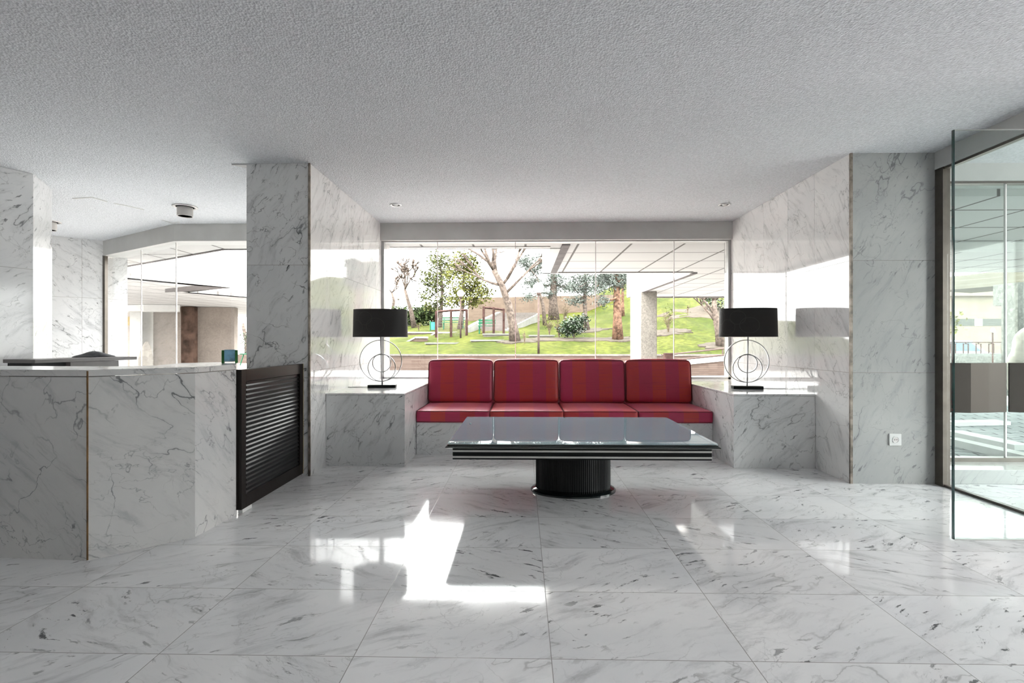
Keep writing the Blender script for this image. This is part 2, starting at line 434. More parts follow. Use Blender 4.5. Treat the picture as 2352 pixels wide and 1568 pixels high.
# ------------------------------------------------------------------ mesh building
class MB:
    def __init__(s): s.v = []; s.f = []; s.uv = []; s.mi = []
    def face(s, idx, uv=None, mi=0): s.f.append(tuple(idx)); s.uv.append(uv); s.mi.append(mi)
    def box(s, x0, x1, y0, y1, z0, z1, mi=0, mat=None, uvoff=None):
        b = len(s.v)
        pts = [(x, y, z) for z in (z0, z1) for y in (y0, y1) for x in (x0, x1)]
        if uvoff is None: uvoff = (rng.uniform(0, 60), rng.uniform(0, 60))
        for p in pts:
            p = Vector(p); s.v.append(tuple(mat @ p if mat else p))
        for q, ax in (((0, 2, 3, 1), 2), ((4, 5, 7, 6), 2), ((0, 1, 5, 4), 1), ((2, 6, 7, 3), 1), ((0, 4, 6, 2), 0), ((1, 3, 7, 5), 0)):
            uv = []
            for k in q:
                p = pts[k]
                a, c = {0: (p[1], p[2]), 1: (p[0], p[2]), 2: (p[0], p[1])}[ax]
                uv.append((a + uvoff[0], c + uvoff[1]))
            s.face([b + k for k in q], uv, mi)
        return s
    def prism(s, poly, z0, z1, mi=0, uvoff=None, mat=None):
        b = len(s.v); n = len(poly)
        if uvoff is None: uvoff = (rng.uniform(0, 60), rng.uniform(0, 60))
        for z in (z0, z1):
            for p in poly:
                q = Vector((p[0], p[1], z)); s.v.append(tuple(mat @ q if mat else q))
        uvp = [(p[0] + uvoff[0], p[1] + uvoff[1]) for p in poly]
        s.face([b + n + i for i in range(n)], uvp, mi)
        s.face([b + i for i in reversed(range(n))], uvp[::-1], mi)
        d = 0
        for i in range(n):
            j = (i + 1) % n; L = math.dist(poly[i], poly[j])
            s.face([b + i, b + j, b + n + j, b + n + i], [(d + uvoff[0], z0 + uvoff[1]), (d + L + uvoff[0], z0 + uvoff[1]), (d + L + uvoff[0], z1 + uvoff[1]), (d + uvoff[0], z1 + uvoff[1])], mi)
            d += L
        return s
    def tube(s, pts, radii, n=6, mi=0, closed=False):
        if not isinstance(radii, (list, tuple)): radii = [radii] * len(pts)
        pts = [Vector(p) for p in pts]; rings = []
        prev = None; m = len(pts)
        for i, p in enumerate(pts):
            a = pts[(i - 1) % m] if (i > 0 or closed) else p
            c = pts[(i + 1) % m] if (i < m - 1 or closed) else p
            d = (c - a)
            d = d.normalized() if d.length > 1e-9 else Vector((0, 0, 1))
            if prev is None:
                up = Vector((0, 0, 1)) if abs(d.z) < .9 else Vector((1, 0, 0))
                u = d.cross(up).normalized()
            else:
                u = (prev - d * prev.dot(d)); u = u.normalized() if u.length > 1e-6 else d.orthogonal().normalized()
            prev = u; w = d.cross(u)
            b = len(s.v)
            for k in range(n):
                an = 2 * math.pi * k / n
                s.v.append(tuple(p + (u * math.cos(an) + w * math.sin(an)) * radii[i]))
            rings.append(b)
        last = m if closed else m - 1
        for i in range(last):
            a, c = rings[i], rings[(i + 1) % m]
            for k in range(n):
                k2 = (k + 1) % n
                s.face((a + k, a + k2, c + k2, c + k), None, mi)
        if not closed:
            s.face([rings[0] + k for k in reversed(range(n))], None, mi)
            s.face([rings[-1] + k for k in range(n)], None, mi)
        return s
    def lathe(s, prof, n=32, sx=1.0, sy=1.0, center=(0, 0, 0), mi=0, uvr=None):
        b = len(s.v); cx_, cy_, cz_ = center
        for (r, z) in prof:
            for k in range(n):
                a = 2 * math.pi * k / n
                s.v.append((cx_ + r * sx * math.cos(a), cy_ + r * sy * math.sin(a), cz_ + z))
        for i in range(len(prof) - 1):
            for k in range(n):
                k2 = (k + 1) % n
                uv = None
                if uvr: uv = [(k / n * uvr, prof[i][1]), ((k + 1) / n * uvr, prof[i][1]), ((k + 1) / n * uvr, prof[i + 1][1]), (k / n * uvr, prof[i + 1][1])]
                s.face((b + i * n + k, b + i * n + k2, b + (i + 1) * n + k2, b + (i + 1) * n + k), uv, mi)
        return s
    def cap(s, prof_r, z, n=32, sx=1.0, sy=1.0, center=(0, 0, 0), up=True, mi=0):
        b = len(s.v)
        for k in range(n):
            a = 2 * math.pi * k / n
            s.v.append((center[0] + prof_r * sx * math.cos(a), center[1] + prof_r * sy * math.sin(a), center[2] + z))
        idx = [b + k for k in range(n)]
        s.face(idx if up else idx[::-1], None, mi)
        return s
    def build(s, name, mat, parent=None, smooth=False, bevel=0.0, loc=None, auto=None):
        me = bpy.data.meshes.new(name)
        me.from_pydata(s.v, [], s.f)
        for m in (mat if isinstance(mat, (list, tuple)) else [mat]): me.materials.append(m)
        uvl = me.uv_layers.new(name='UVMap')
        for poly, uv, mi in zip(me.polygons, s.uv, s.mi):
            poly.material_index = mi
            poly.use_smooth = smooth
            if uv:
                for li, c in zip(poly.loop_indices, uv): uvl.data[li].uv = c
        me.update()
        o = bpy.data.objects.new(name, me); COL.objects.link(o)
        if parent is not None: o.parent = parent
        if loc is not None: o.location = loc
        if bevel:
            md = o.modifiers.new('bevel', 'BEVEL'); md.width = bevel; md.segments = 2; md.limit_method = 'ANGLE'; md.angle_limit = .6
        return o

def tag(o, label=None, cat=None, group=None, kind=None):
    if label: o['label'] = label
    if cat: o['category'] = cat
    if group: o['group'] = group
    if kind: o['kind'] = kind
    return o
def struct(o): o['kind'] = 'structure'; return o
def empty(name, loc, label, cat, group=None, rz=0):
    o = bpy.data.objects.new(name, None); COL.objects.link(o)
    o.location = loc; o.rotation_euler = (0, 0, rz); o.empty_display_size = .1
    return tag(o, label, cat, group)
def children(o): return [c for c in bpy.data.objects if c.parent == o]
def copy_tree(o, parent=None):
    c = o.copy(); COL.objects.link(c)
    if parent is not None: c.parent = parent
    for ch in children(o): copy_tree(ch, c)
    return c
def box_obj(name, mat, x0, x1, y0, y1, z0, z1, parent=None, bevel=0.0):
    return MB().box(x0, x1, y0, y1, z0, z1).build(name, mat, parent, bevel=bevel)

def panels(mb, p0, p1, us, zs, th=.02, gap=.0025, side=1, back=.03, mi=0):
    """slabs of marble standing along p0->p1; us, zs are joint positions; the outer face runs along the line, the slab lies to the 'side'."""
    p0, p1 = Vector((p0[0], p0[1])), Vector((p1[0], p1[1]))
    d = (p1 - p0); L = d.length; d /= L; ang = math.atan2(d.y, d.x)
    mat = Matrix.Translation((p0.x, p0.y, 0)) @ Matrix.Rotation(ang, 4, 'Z')
    us = [0] + [u for u in us if 0.01 < u < L - .01] + [L]
    y0, y1 = (0, th) if side > 0 else (-th, 0)
    for a, b in zip(us, us[1:]):
        for c, e in zip(zs, zs[1:]):
            mb.box(a + gap * (a > 0) / 2, b - gap * (b < L) / 2, y0, y1, c + gap * (c > 0) / 2, e - gap / 2, mi, mat)
    yb0, yb1 = (.004, th + back) if side > 0 else (-th - back, -.004)
    mb.box(0.003, L - .003, yb0, yb1, zs[0], zs[-1] - .001, 1, mat)
    return mb

CE = 2.815
ZS = [0, .945, 1.9, CE]
LX, RX = -1.91, 2.80          # alcove side walls
PLY, PRY = 4.43, 4.287        # fronts of the two piers
WY = 6.65                     # beam front

# ------------------------------------------------------------------ the room shell
struct(MB().box(-12, 3.56, -4.2, 6.72, -.12, 0).prism([(-12, 6.72), (-3.6, 6.72), (-4.75, 6.72), (-6.7, 7.82), (-12, 7.82)][0:1] + [(-3.6, 6.72), (-4.75, 6.76), (-6.66, 7.80), (-7.2, 7.4), (-12, 7.4)], -.12, 0)
       .box(3.56, 7.0, -4.2, 4.29, -.12, 0).build('floor', M['floor']))
struct(MB().prism([(-12, -4.3), (7.0, -4.3), (7.0, 4.55), (3.6, 4.55), (3.6, 6.66), (-4.73, 6.66), (-6.64, 7.75), (-12, 7.75)], CE, 3.35).build('ceiling', M['ceiling']))

mb = MB()
panels(mb, (-2.485, PLY), (LX, PLY), [], ZS, side=1)
panels(mb, (LX, PLY + .021), (LX, 7.12), [.45, .98, 1.5, 2.0, 2.32], ZS, side=1, mi=2)
panels(mb, (-2.485, PLY + .021), (-2.485, 7.12), [.5, 1.1, 1.7], ZS, side=-1)
mb.box(-2.46, LX - .03, PLY + .03, 7.1, 0, CE - .002, 1)
mb.box(-2.485, LX, 7.1, 7.13, 0, CE - .002, 0)
struct(mb.build('wall_left', [M['marble_dark'], M['joint'], M['marble_glossy']]))
mb = MB()
panels(mb, (RX, PRY), (3.53, PRY), [], ZS, side=1)
panels(mb, (RX, PRY + .021), (RX, 6.93), [.5, .98, 1.5, 2.0, 2.36], ZS, side=-1, mi=2)
mb.box(RX + .03, 3.6, PRY + .03, 6.9, 0, CE - .002, 1)
mb.box(RX, 3.63, 6.9, 6.93, 0, CE - .002, 0)
struct(mb.build('wall_right', [M['marble_soft'], M['joint'], M['marble_glossy']]))
mb = MB()
panels(mb, (3.56, PRY), (3.63, PRY), [], ZS, side=1)
panels(mb, (3.63, PRY + .021), (3.63, 6.9), [.6, 1.3], ZS, side=1)
struct(mb.build('wall_vestibule', [M['marble_soft'], M['joint']]))
# metal corner beads on the two piers
struct(box_obj('trim_1', M['corner'], LX - .014, LX + .004, PLY - .005, PLY + .012, 0, CE))
struct(box_obj('trim_2', M['corner'], RX - .004, RX + .016, PRY - .005, PRY + .012, 0, CE))

# far left: an angled pier, the angled marble wall behind the counter
mb = MB()
pa, pb, pc = (-5.25, 3.45), (-4.68, 4.66), (-4.94, 5.12)
panels(mb, pa, pb, [.72], ZS, side=1)
panels(mb, pb, pc, [], ZS, side=1)
mb.prism([(-5.27, 3.5), (-4.71, 4.68), (-4.95, 5.1), (-6.4, 5.1), (-6.4, 3.5)], 0, CE - .003, 1)
struct(mb.build('pillar_left', [M['marble'], M['joint']]))
mb = MB()
wa, wb_ = Vector((-6.64, 7.75)), Vector((-9.2, 5.5))
panels(mb, (wa.x, wa.y), (wb_.x, wb_.y), [.26, .92, 1.6, 2.3], [0, .95, 1.9, CE], side=-1)
struct(mb.build('wall_back', [M['marble'], M['joint']]))
struct(MB().box(-9.4, -9.2, -4.2, 5.6, 0, CE).build('wall_far_left', M['marble']))

# unseen: plain wall behind the camera, its far left opening added for fill light; vestibule opened on its right for side light
struct(MB().box(-8.0, 7.0, -4.25, -4.1, 0, CE).box(-9.2, -8.8, -4.25, -4.1, 0, CE).box(-8.8, -8.0, -4.25, -4.1, 2.4, CE).box(-8.8, -8.0, -4.25, -4.1, 0, .1).build('wall_front', M['wall_dark']))
struct(MB().box(6.9, 7.0, 4.3, 4.6, 0, CE).box(6.9, 7.0, -4.2, 0, 0, CE).box(6.9, 7.0, 0, 4.3, 2.66, CE).box(6.9, 7.0, 0, 4.3, 0, .1).box(6.92, 6.98, 2.1, 2.16, .1, 2.66).build('wall_far_right', M['beam']))

# beams over the glazing
mb = MB()
mb.box(LX, RX, WY, 6.95, 2.579, CE)
struct(mb.build('beam_back', M['beam'], bevel=.004))
mb = MB()
dirb = Vector((-6.66 + 4.73, 7.75 - WY)).normalized(); nb = Vector((-dirb.y, dirb.x)) * -1
b0, b1 = Vector((-4.73, WY)), Vector((-6.66, 7.75))
mb.prism([(-2.5, WY), (-2.5, WY + .28), (b0.x - .07, WY + .28), (b1.x + .15, b1.y + .25), (b1.x, b1.y), (b0.x, b0.y)], 2.579, CE)
struct(mb.build('beam_left', M['beam'], bevel=.004))
struct(box_obj('beam_right', M['beam'], 3.50, 3.62, -4.2, PRY - .002, 2.665, CE, bevel=.004))

# shallow lip at the top of the left pier and cracked plaster over the counter
struct(MB().prism([(-2.62, PLY), (-2.487, PLY), (-2.487, PLY + .12)], CE - .012, CE - .001).build('trim_3', M['beam']))
mb = MB()
for line in ([(168, 456), (212, 453), (246, 463)], [(262, 467), (285, 471), (330, 481)], [(372, 505), (394, 512), (412, 510)]):
    P = [wz(a, b, CE - .001) for a, b in line]
    for p, q in zip(P, P[1:]):
        d = (q - p).normalized(); n_ = Vector((-d.y, d.x, 0)) * .010
        mb.prism([tuple((p + n_)[:2]), tuple((p - n_)[:2]), tuple((q - n_)[:2]), tuple((q + n_)[:2])], CE - .004, CE + .001)
struct(mb.build('trim_4', M['beam']))

# ------------------------------------------------------------------ glazing
def pane(mb, x0, x1, y, z0, z1, t=.008):
    mb.box(x0, x1, y, y + t, z0, z1, 0)
GY = 6.74
mb = MB()
joints = [1005, 1184, 1368, 1548]
xs = [LX] + [wy(j, 700, GY).x for j in joints] + [RX]
fr = MB()
for a, b in zip(xs, xs[1:]): pane(mb, a + .003, b - .003, GY, .735, 2.585)
wo = struct(mb.build('window_1', M['glass']))
fr.box(LX, LX + .035, GY - .03, GY + .04, .71, 2.585).box(RX - .035, RX, GY - .03, GY + .04, .71, 2.585)
fr.box(LX, RX, GY - .03, GY + .04, .709, .737).box(LX, RX, GY - .02, GY + .03, 2.565, 2.585)
fr.build('window_frame', M['steel'], wo)
jm = MB()
for a in xs[1:-1]: jm.box(a - .0045, a + .0045, GY - .004, GY + .012, .735, 2.57)
jm.build('glass_joint', M['joint_glass'], wo)

def slanted(mb, p, q, z0, z1, t=.008, mi=0):
    p, q = Vector(p), Vector(q); d = (q - p).normalized(); n_ = Vector((-d.y, d.x)) * t
    mb.prism([tuple(p), tuple(q), tuple(q + n_), tuple(p + n_)], z0, z1, mi)
mb = MB(); fr = MB(); jm = MB()
q0, q1 = (-4.76, GY), (-6.60, 7.80)
slanted(mb, (-2.5, GY), q0, .12, 2.585); slanted(mb, q0, q1, .12, 2.585)
wo = struct(mb.build('window_2', M['glass']))
slanted(fr, (-2.5, GY - .02), (q0[0], GY - .02), .0, .12, .06); slanted(fr, q0, q1, 0, .12, .06)
fr.box(-6.665, -6.615, 7.74, 7.80, .0, 2.585)
fr.build('window_frame', M['bronze'], wo)
jm.box(q0[0] - .006, q0[0] + .006, GY - .006, GY + .012, .12, 2.58)
tj = min((abs(CX + F * math.tan(math.atan2(q0[0] + (q1[0] - q0[0]) * k / 200, q0[1] + (q1[1] - q0[1]) * k / 200) + TH) - 325), k / 200) for k in range(200))[1]
jx = q0[0] + (q1[0] - q0[0]) * tj; jy = q0[1] + (q1[1] - q0[1]) * tj
jm.box(jx - .005, jx + .005, jy - .005, jy + .008, .12, 2.58)
jm.build('glass_joint', M['joint_glass'], wo)
# marble return outside the slanted glazing
ret = MB(); rq = wy(293, 700, 8.02)
panels(ret, (-6.67, 7.80), (rq.x, 8.02), [], [0, .95, 1.9, 2.585], side=1)
struct(ret.build('wall_return', [M['marble'], M['joint']]))

# inner glazed screen on the right (runs towards the camera) and its track
mb = MB(); GX = 3.535
for a, b in ((3.12, 4.20), (-.4, .6), (-4.1, -.4)): mb.box(GX, GX + .01, a, b, .02, 2.665)
wo = struct(mb.build('window_3', M['door_glass']))
fr = MB().box(3.505, 3.565, 4.205, 4.285, 0, 2.67).box(3.515, 3.555, -4.1, 4.205, 0, .018).box(3.515, 3.555, 3.06, 3.09, 0, 2.665).box(3.515, 3.555, .6, .64, 0, 2.665)
fr.box(3.515, 3.555, -4.1, 4.205, 2.645, 2.666)
fr.build('window_frame', M['bronze'], wo)
# the open glass door leaf
DY = 3.05
door = struct(MB().box(2.612, 3.505, DY, DY + .012, .014, 2.484).build('door_1', M['door_glass']))
MB().box(2.604, 2.612, DY - .0005, DY + .0125, .013, 2.485).build('glass_edge', M['edge_glass'], door)
MB().box(2.612, 3.505, DY, DY + .012, 2.484, 2.487).box(2.612, 3.505, DY - .001, DY + .013, .008, .014).build('glass_rim', M['silver'], door)
# vestibule: step, outer glazing and its broad metal push bands
st = MB().box(3.63, 7.0, PRY, 4.75, 0, .123, 0)
struct(st.build('step', M['marble_soft'], bevel=.003))
OY = 4.60
mb = MB(); xj = wy(2310, 900, OY).x
mb.box(3.66, xj - .004, OY, OY + .01, .15, 2.66).box(xj + .004, 5.1, OY, OY + .01, .15, 2.66).box(5.11, 6.9, OY, OY + .01, .15, 2.66)
wo = struct(mb.build('window_4', M['door_glass']))
MB().box(3.64, 6.9, OY - .03, OY + .04, .123, .16).box(3.64, 3.665, OY - .03, OY + .04, .123, 2.66).box(3.64, 6.9, OY - .03, OY + .04, 2.64, 2.66).build('window_frame', M['bronze'], wo)
MB().box(xj - .006, xj + .006, OY - .004, OY + .014, .16, 2.64).build('glass_joint', M['joint_glass'], wo)
struct(box_obj('beam_vestibule', M['beam'], 3.63, 7.0, OY - .05, OY + .2, 2.66, CE))
def push_band(x0, x1, fold, label):
    mb = MB(); n = 4; w = (x1 - x0) / n
    prof = [(x0, OY - .02), (x0 + w * .9, OY - .055), (x0 + w * 1.9, OY - .03 - fold), (x0 + w * 2.9, OY - .06), (x1, OY - .02)]
    poly = prof + [(p[0], OY - .008) for p in reversed(prof)]
    mb.prism(poly, .572, 1.018)
    return tag(mb.build('push_band', M['brushed'], None, bevel=.003), label, 'door fitting')
push_band(3.68, xj - .012, .05, 'broad brushed metal band across the outer glass, nearer the marble pier')
push_band(xj + .012, 5.0, .02, 'broad brushed metal band across the outer glass, cut off by the picture edge')

# ------------------------------------------------------------------ built-in marble: two boxes and the bench between
BY, BX0, BX1 = 4.788, -1.135, 2.025
def marble_box(x0, x1, lx, label, m):
    r = empty('marble_plinth', ((x0 + x1) / 2, (BY + WY) / 2, 0), label, 'plinth')
    cx_, cy_ = r.location.x, r.location.y
    mb = MB().box(x0 - cx_ + .002, x1 - cx_ - .002, BY - cy_ + .006, 6.70 - cy_, 0, .69)
    mb.build('body', M[m], r, bevel=.002)
    MB().box(x0 - cx_ + .002, x1 - cx_ - .002, BY - cy_, 6.705 - cy_, .692, .709).build('top', M['marble'], r, bevel=.003)
    return r
marble_box(LX, BX0, 0, 'veined marble block under the lamp near the louvred gate', 'marble_dark')
marble_box(BX1, RX, 0, 'veined marble block under the lamp near the glass door', 'marble')
tag(MB().box(BX0 + .002, BX1 - .002, 5.31, 6.155, 0, .345).build('marble_bench', M['marble'], bevel=.002), 'low white marble bench base under the red cushions', 'bench')
tag(MB().box(BX0 + .002, BX1 - .002, 6.158, 6.705, 0, .707).build('marble_ledge', M['marble'], bevel=.002), 'marble sill ledge behind the red back cushions', 'ledge')

# ------------------------------------------------------------------ cushions
def rounded_block(w, d, h, rad, bulge, n=14):
    bm = bmesh.new()
    bmesh.ops.create_cube(bm, size=2)
    bmesh.ops.subdivide_edges(bm, edges=bm.edges[:], cuts=n, use_grid_fill=True)
    hw, hd, hh = w / 2, d / 2, h / 2
    for v in bm.verts:
        u = v.co.copy()
        def ease(a): return math.copysign(1 - (1 - abs(a)) ** 1.6, a)
        p = Vector((ease(u.x) * hw, ease(u.y) * hd, ease(u.z) * hh))
        inner = Vector((max(-hw + rad, min(hw - rad, p.x)), max(-hd + rad, min(hd - rad, p.y)), max(-hh + rad, min(hh - rad, p.z))))
        dv = p - inner
        if dv.length > 1e-6: p = inner + dv.normalized() * rad
        kx, ky, kz = 1 - u.x ** 2, 1 - u.y ** 2, 1 - u.z ** 2
        if abs(u.x) < .999: pass
        p.z += math.copysign(bulge * kx * ky, u.z) * abs(u.z)
        p.y += math.copysign(bulge * kx * kz, u.y) * abs(u.y) * .8
        v.co = p
    for f in bm.faces: f.smooth = True
    return bm
def bm_obj(bm, name, mat, parent=None):
    me = bpy.data.meshes.new(name); bm.to_mesh(me); bm.free(); me.materials.append(mat)
    o = bpy.data.objects.new(name, me); COL.objects.link(o)
    if parent is not None: o.parent = parent
    return o
def loop_pts(hw, hh, r, n=5):
    P = []
    for cx_, cz_, a0 in ((hw - r, hh - r, 0), (-hw + r, hh - r, 90), (-hw + r, -hh + r, 180), (hw - r, -hh + r, 270)):
        for k in range(n + 1):
            a = math.radians(a0 + 90 * k / n); P.append((cx_ + r * math.cos(a), cz_ + r * math.sin(a)))
    return P
W4 = (BX1 - BX0) / 4
def make_seat():
    w, d, h = W4 - .004, .80, .125
    r = empty('seat_cushion', (0, 0, 0), 'x', 'cushion', 'seat cushions on the marble bench')
    o = bm_obj(rounded_block(w, d, h, .022, .012), 'cover', M['fabric'], r); o.location = (0, 0, h / 2)
    mb = MB()
    mb.tube([(a, b, h - .006) for a, b in loop_pts(w / 2 - .003, d / 2 - .003, .03)], .0045, 6, closed=True)
    mb.tube([(a, b, .008) for a, b in loop_pts(w / 2 - .003, d / 2 - .003, .03)], .0045, 6, closed=True)
    mb.build('piping', M['piping'], r, smooth=True)
    return r
def make_back():
    w, d, h = W4 - .008, .13, .505
    r = empty('back_cushion', (0, 0, 0), 'x', 'cushion', 'back cushions against the window')
    o = bm_obj(rounded_block(w, d, h, .035, .022), 'cover', M['fabric'], r); o.location = (0, 0, h / 2)
    mb = MB()
    for sgn in (-1, 1):
        mb.tube([(a, sgn * (d / 2 - .010), b + h / 2) for a, b in loop_pts(w / 2 - .004, h / 2 - .004, .05)], .005, 6, closed=True)
    mb.build('piping', M['piping'], r, smooth=True)
    return r
where = ['beside the marble block by the louvred gate', 'second from the louvred gate side', 'second from the glass door side', 'beside the marble block by the glass door']
s0, b0_ = make_seat(), make_back()
for i in range(4):
    x = BX0 + W4 * (i + .5)
    s = s0 if i == 0 else copy_tree(s0)
    s.location = (x, 5.685, .347); s['label'] = 'flat red and magenta striped seat cushion, ' + where[i]
    b = b0_ if i == 0 else copy_tree(b0_)
    b.location = (x, 5.985, .481); b.rotation_euler = (math.radians(-7), 0, 0)
    b['label'] = 'upright red and magenta striped back cushion, ' + where[i]

# ------------------------------------------------------------------ coffee table
TZ = .503
tx, ty = .417, 4.06
t = empty('coffee_table', (tx, ty, 0), 'long black table with glass top, silver stripes and one oval fluted pedestal', 'table')
hw, hd = .95, .625
mb = MB()
prof = [(0, .026), (.0, .019), (-.012, .012), (-.012, .006), (-.03, 0)]
for k, ((i0, z0), (i1, z1)) in enumerate(zip(prof, prof[1:])): pass
def frame_loop(mb, rings):
    b = len(mb.v); m = len(rings)
    for (ins, z) in rings:
        for sx_, sy_ in ((-1, -1), (1, -1), (1, 1), (-1, 1)): mb.v.append((sx_ * (hw + ins), sy_ * (hd + ins), z))
    for i in range(m - 1):
        for k in range(4):
            k2 = (k + 1) % 4; mb.face((b + i * 4 + k, b + i * 4 + k2, b + (i + 1) * 4 + k2, b + (i + 1) * 4 + k))
    mb.face([b + k for k in (3, 2, 1, 0)]); mb.face([b + (m - 1) * 4 + k for k in (0, 1, 2, 3)])
frame_loop(mb, [(-.05, TZ - .040), (-.012, TZ - .038), (.0, TZ - .033), (.0, TZ - .027), (-.012, TZ - .021), (-.014, TZ - .013), (-.03, TZ - .010)])
mb.build('top_board', M['black_gloss'], t)
gl = MB().box(-hw + .016, hw - .016, -hd + .016, hd - .016, TZ - .0095, TZ, 0, uvoff=(0, 0)).build('glass_top', mat_glass('table glass', (.93, .975, .965), .05, dust_haze=.40), t)
ap = MB().box(-hw + .045, hw - .045, -hd + .05, hd - .05, .379, TZ - .040).build('apron', M['black'], t)
for k, (z0, z1) in enumerate(((.432, .445), (.390, .403))):
    MB().box(-hw + .042, hw - .042, -hd + .047, hd - .047, z0, z1).build('silver_stripe', M['silver'], t)
# fluted oval pedestal
mb = MB(); n = 220; px_, pz = [], (.03, .378)
b = 0
for z in pz:
    for k in range(n):
        a = 2 * math.pi * k / n; rr = 1 + (.011 if k % 2 else 0)
        mb.v.append((.30 * rr * math.cos(a), .17 * rr * math.sin(a), z))
for k in range(n):
    k2 = (k + 1) % n; mb.face((k, k2, n + k2, n + k))
mb.build('pedestal', M['black'], t)
MB().lathe([(0, 0), (1.0, 0), (1.0, .012), (.965, .024), (.9, .031), (0, .031)], 64, .345, .24).build('base_plate', M['black_gloss'], t, smooth=False)
for x, y in ((-.86, .2), (-.02, .57)):
    MB().lathe([(0, .0), (.008, .0), (.008, .004), (0, .004)], 16, center=(x, y, TZ)).build('glass_pad', M['slot'], t)

# ------------------------------------------------------------------ table lamps
def make_lamp(loc, rz, label, cord, lean, stem_dx=0.0):
    r = empty('table_lamp', loc, label, 'lamp', 'lamps on the marble blocks', rz)
    MB().box(-.15, .15, -.05, .05, 0, .032).build('base', M['black'], r, bevel=.004)
    zt = .875
    MB().tube([(0, 0, .03), (lean * .5, 0, .3), (lean, 0, .60)], .0065, 10).build('stem', M['chrome'], r, smooth=True)
    for rad, zc, dx in ((.225, .262, -.01 + lean * .3), (.147, .184, lean * .25), (.098, .238, lean * .3)):
        mb = MB(); N = 64
        for k in range(N):
            a0 = 2 * math.pi * k / N
        bb = 0
        for k in range(N):
            a = 2 * math.pi * k / N
            for rr, yy in ((rad - .004, -.009), (rad + .004, -.009), (rad + .004, .009), (rad - .004, .009)):
                mb.v.append((dx + rr * math.cos(a), yy, zc + .032 + rr * math.sin(a)))
        for k in range(N):
            k2 = (k + 1) % N
            for q in range(4):
                q2 = (q + 1) % 4; mb.face((k * 4 + q, k2 * 4 + q, k2 * 4 + q2, k * 4 + q2))
        mb.build('ring', M['chrome'], r, smooth=False)
    sh = MB(); A, B = .296, .15; per = 1.5
    sh.lathe([(1.0, .0), (.975, .30)], 64, A, B, (lean, 0, .553), uvr=per)
    sh.lathe([(.965, .30), (.99, .0)], 64, A, B, (lean, 0, .553), uvr=per)
    sh.lathe([(.975, .30), (.965, .30)], 64, A, B, (lean, 0, .553))
    sh.lathe([(.99, .0), (1.0, .0)], 64, A, B, (lean, 0, .553))
    so = sh.build('lamp_shade', M['shade'], r, smooth=True)
    MB().lathe([(.86, .004), (.99, .0), (.99, .008), (.86, .008), (.86, .004)], 64, A, B, (lean, 0, .551)).build('shade_diffuser', M['satin'], so)
    MB().tube([(lean - .29, 0, .575), (lean + .29, 0, .575)], .004, 6).build('shade_spider', M['chrome'], so)
    MB().tube(cord, .0035, 6).build('cord', M['slot'], r, smooth=True)
    return r
LB = .7095
lp = wz(877, 890, LB)
make_lamp((lp.x, lp.y + .02, LB), math.radians(6), 'black oval shade lamp with chrome rings standing nearer the louvred gate', [(-.15, .02, .006), (-.28, .03, .004), (-.42, .05, .004), (-.5, .12, .004)], -.02)
lp = wz(1718, 893, LB)
make_lamp((lp.x, lp.y + .02, LB), math.radians(-7), 'black oval shade lamp with chrome rings standing nearer the glass door', [(.15, .02, .006), (.28, .03, .004), (.40, .05, .004), (.46, .10, .004)], .01)

# ------------------------------------------------------------------ wall socket
sp = wy(2055, 1009, PRY)
r = empty('wall_socket', (sp.x, PRY, sp.z), 'white square electrical socket on the marble pier by the glass door', 'socket')
MB().box(-.052, .052, -.010, -.0005, -.052, .052).build('plate', M['white_plastic'], r, bevel=.008)
rm = Matrix.Rotation(math.pi / 2, 4, 'X')
mb = MB(); mb.lathe([(.024, 0), (.024, .004), (.028, .004), (.028, 0)], 32); mb.cap(.0245, .0008, 32)
o = mb.build('socket_ring', M['white_plastic'], r); o.rotation_euler = (math.pi / 2, 0, 0); o.location = (0, -.0102, 0)
mb = MB().lathe([(0, 0), (.021, 0), (.021, .001), (0, .001)], 24)
o = mb.build('socket_well', M['satin'], r); o.rotation_euler = (math.pi / 2, 0, 0); o.location = (0, -.0112, 0)
for s_ in (-1, 1):
    mb = MB().lathe([(0, 0), (.0038, 0), (.0038, .001), (0, .001)], 12)
    o = mb.build('contact_hole', M['slot'], r); o.rotation_euler = (math.pi / 2, 0, 0); o.location = (s_ * .009, -.0125, 0)

# ------------------------------------------------------------------ reception counter, gate, desk
r = empty('reception_counter', (-2.6, 3.0, 0), 'angular grey veined marble reception counter with stained joints', 'counter')
O = Vector((-2.6, 3.0))
def sh(p): return (p[0] - O.x, p[1] - O.y)
front = [(-4.3, 2.80), (-2.391, 2.684), (-2.019, 3.026), (-1.989, 3.414)]
for a, b in zip(front, front[1:]):
    mb = MB(); p, q = sh(a), sh(b)
    L = math.dist(p, q); us = [L - 1.0] if L > 1.5 else []
    panels(mb, p, q, us, [0, 1.012], th=.025, side=1, back=.005)
    mb.build('front_panel', [M['marble_counter'], M['joint']], r)
inner = [(-2.24, 3.86), (-2.52, 3.62), (-2.42, 3.22), (-2.60, 3.10), (-4.3, 3.2)]
MB().prism([sh(p) for p in front + inner], 1.014, 1.05).build('countertop', M['marble_counter'], r, bevel=.003)
MB().prism([sh(p) for p in [(-1.995, 3.42), (-2.235, 3.85), (-2.26, 3.83), (-2.04, 3.43)]], 0, 1.013).build('end_panel', M['marble_counter'], r)
stn = MB().box(-.004, .004, -.002, .002, 0, 1.04)
o = stn.build('rust_stain', simple('rust stained joint', (.22, .12, .045), .8, var=.3, scale=6), r); o.location = (front[1][0] - O.x, front[1][1] - O.y, .004)

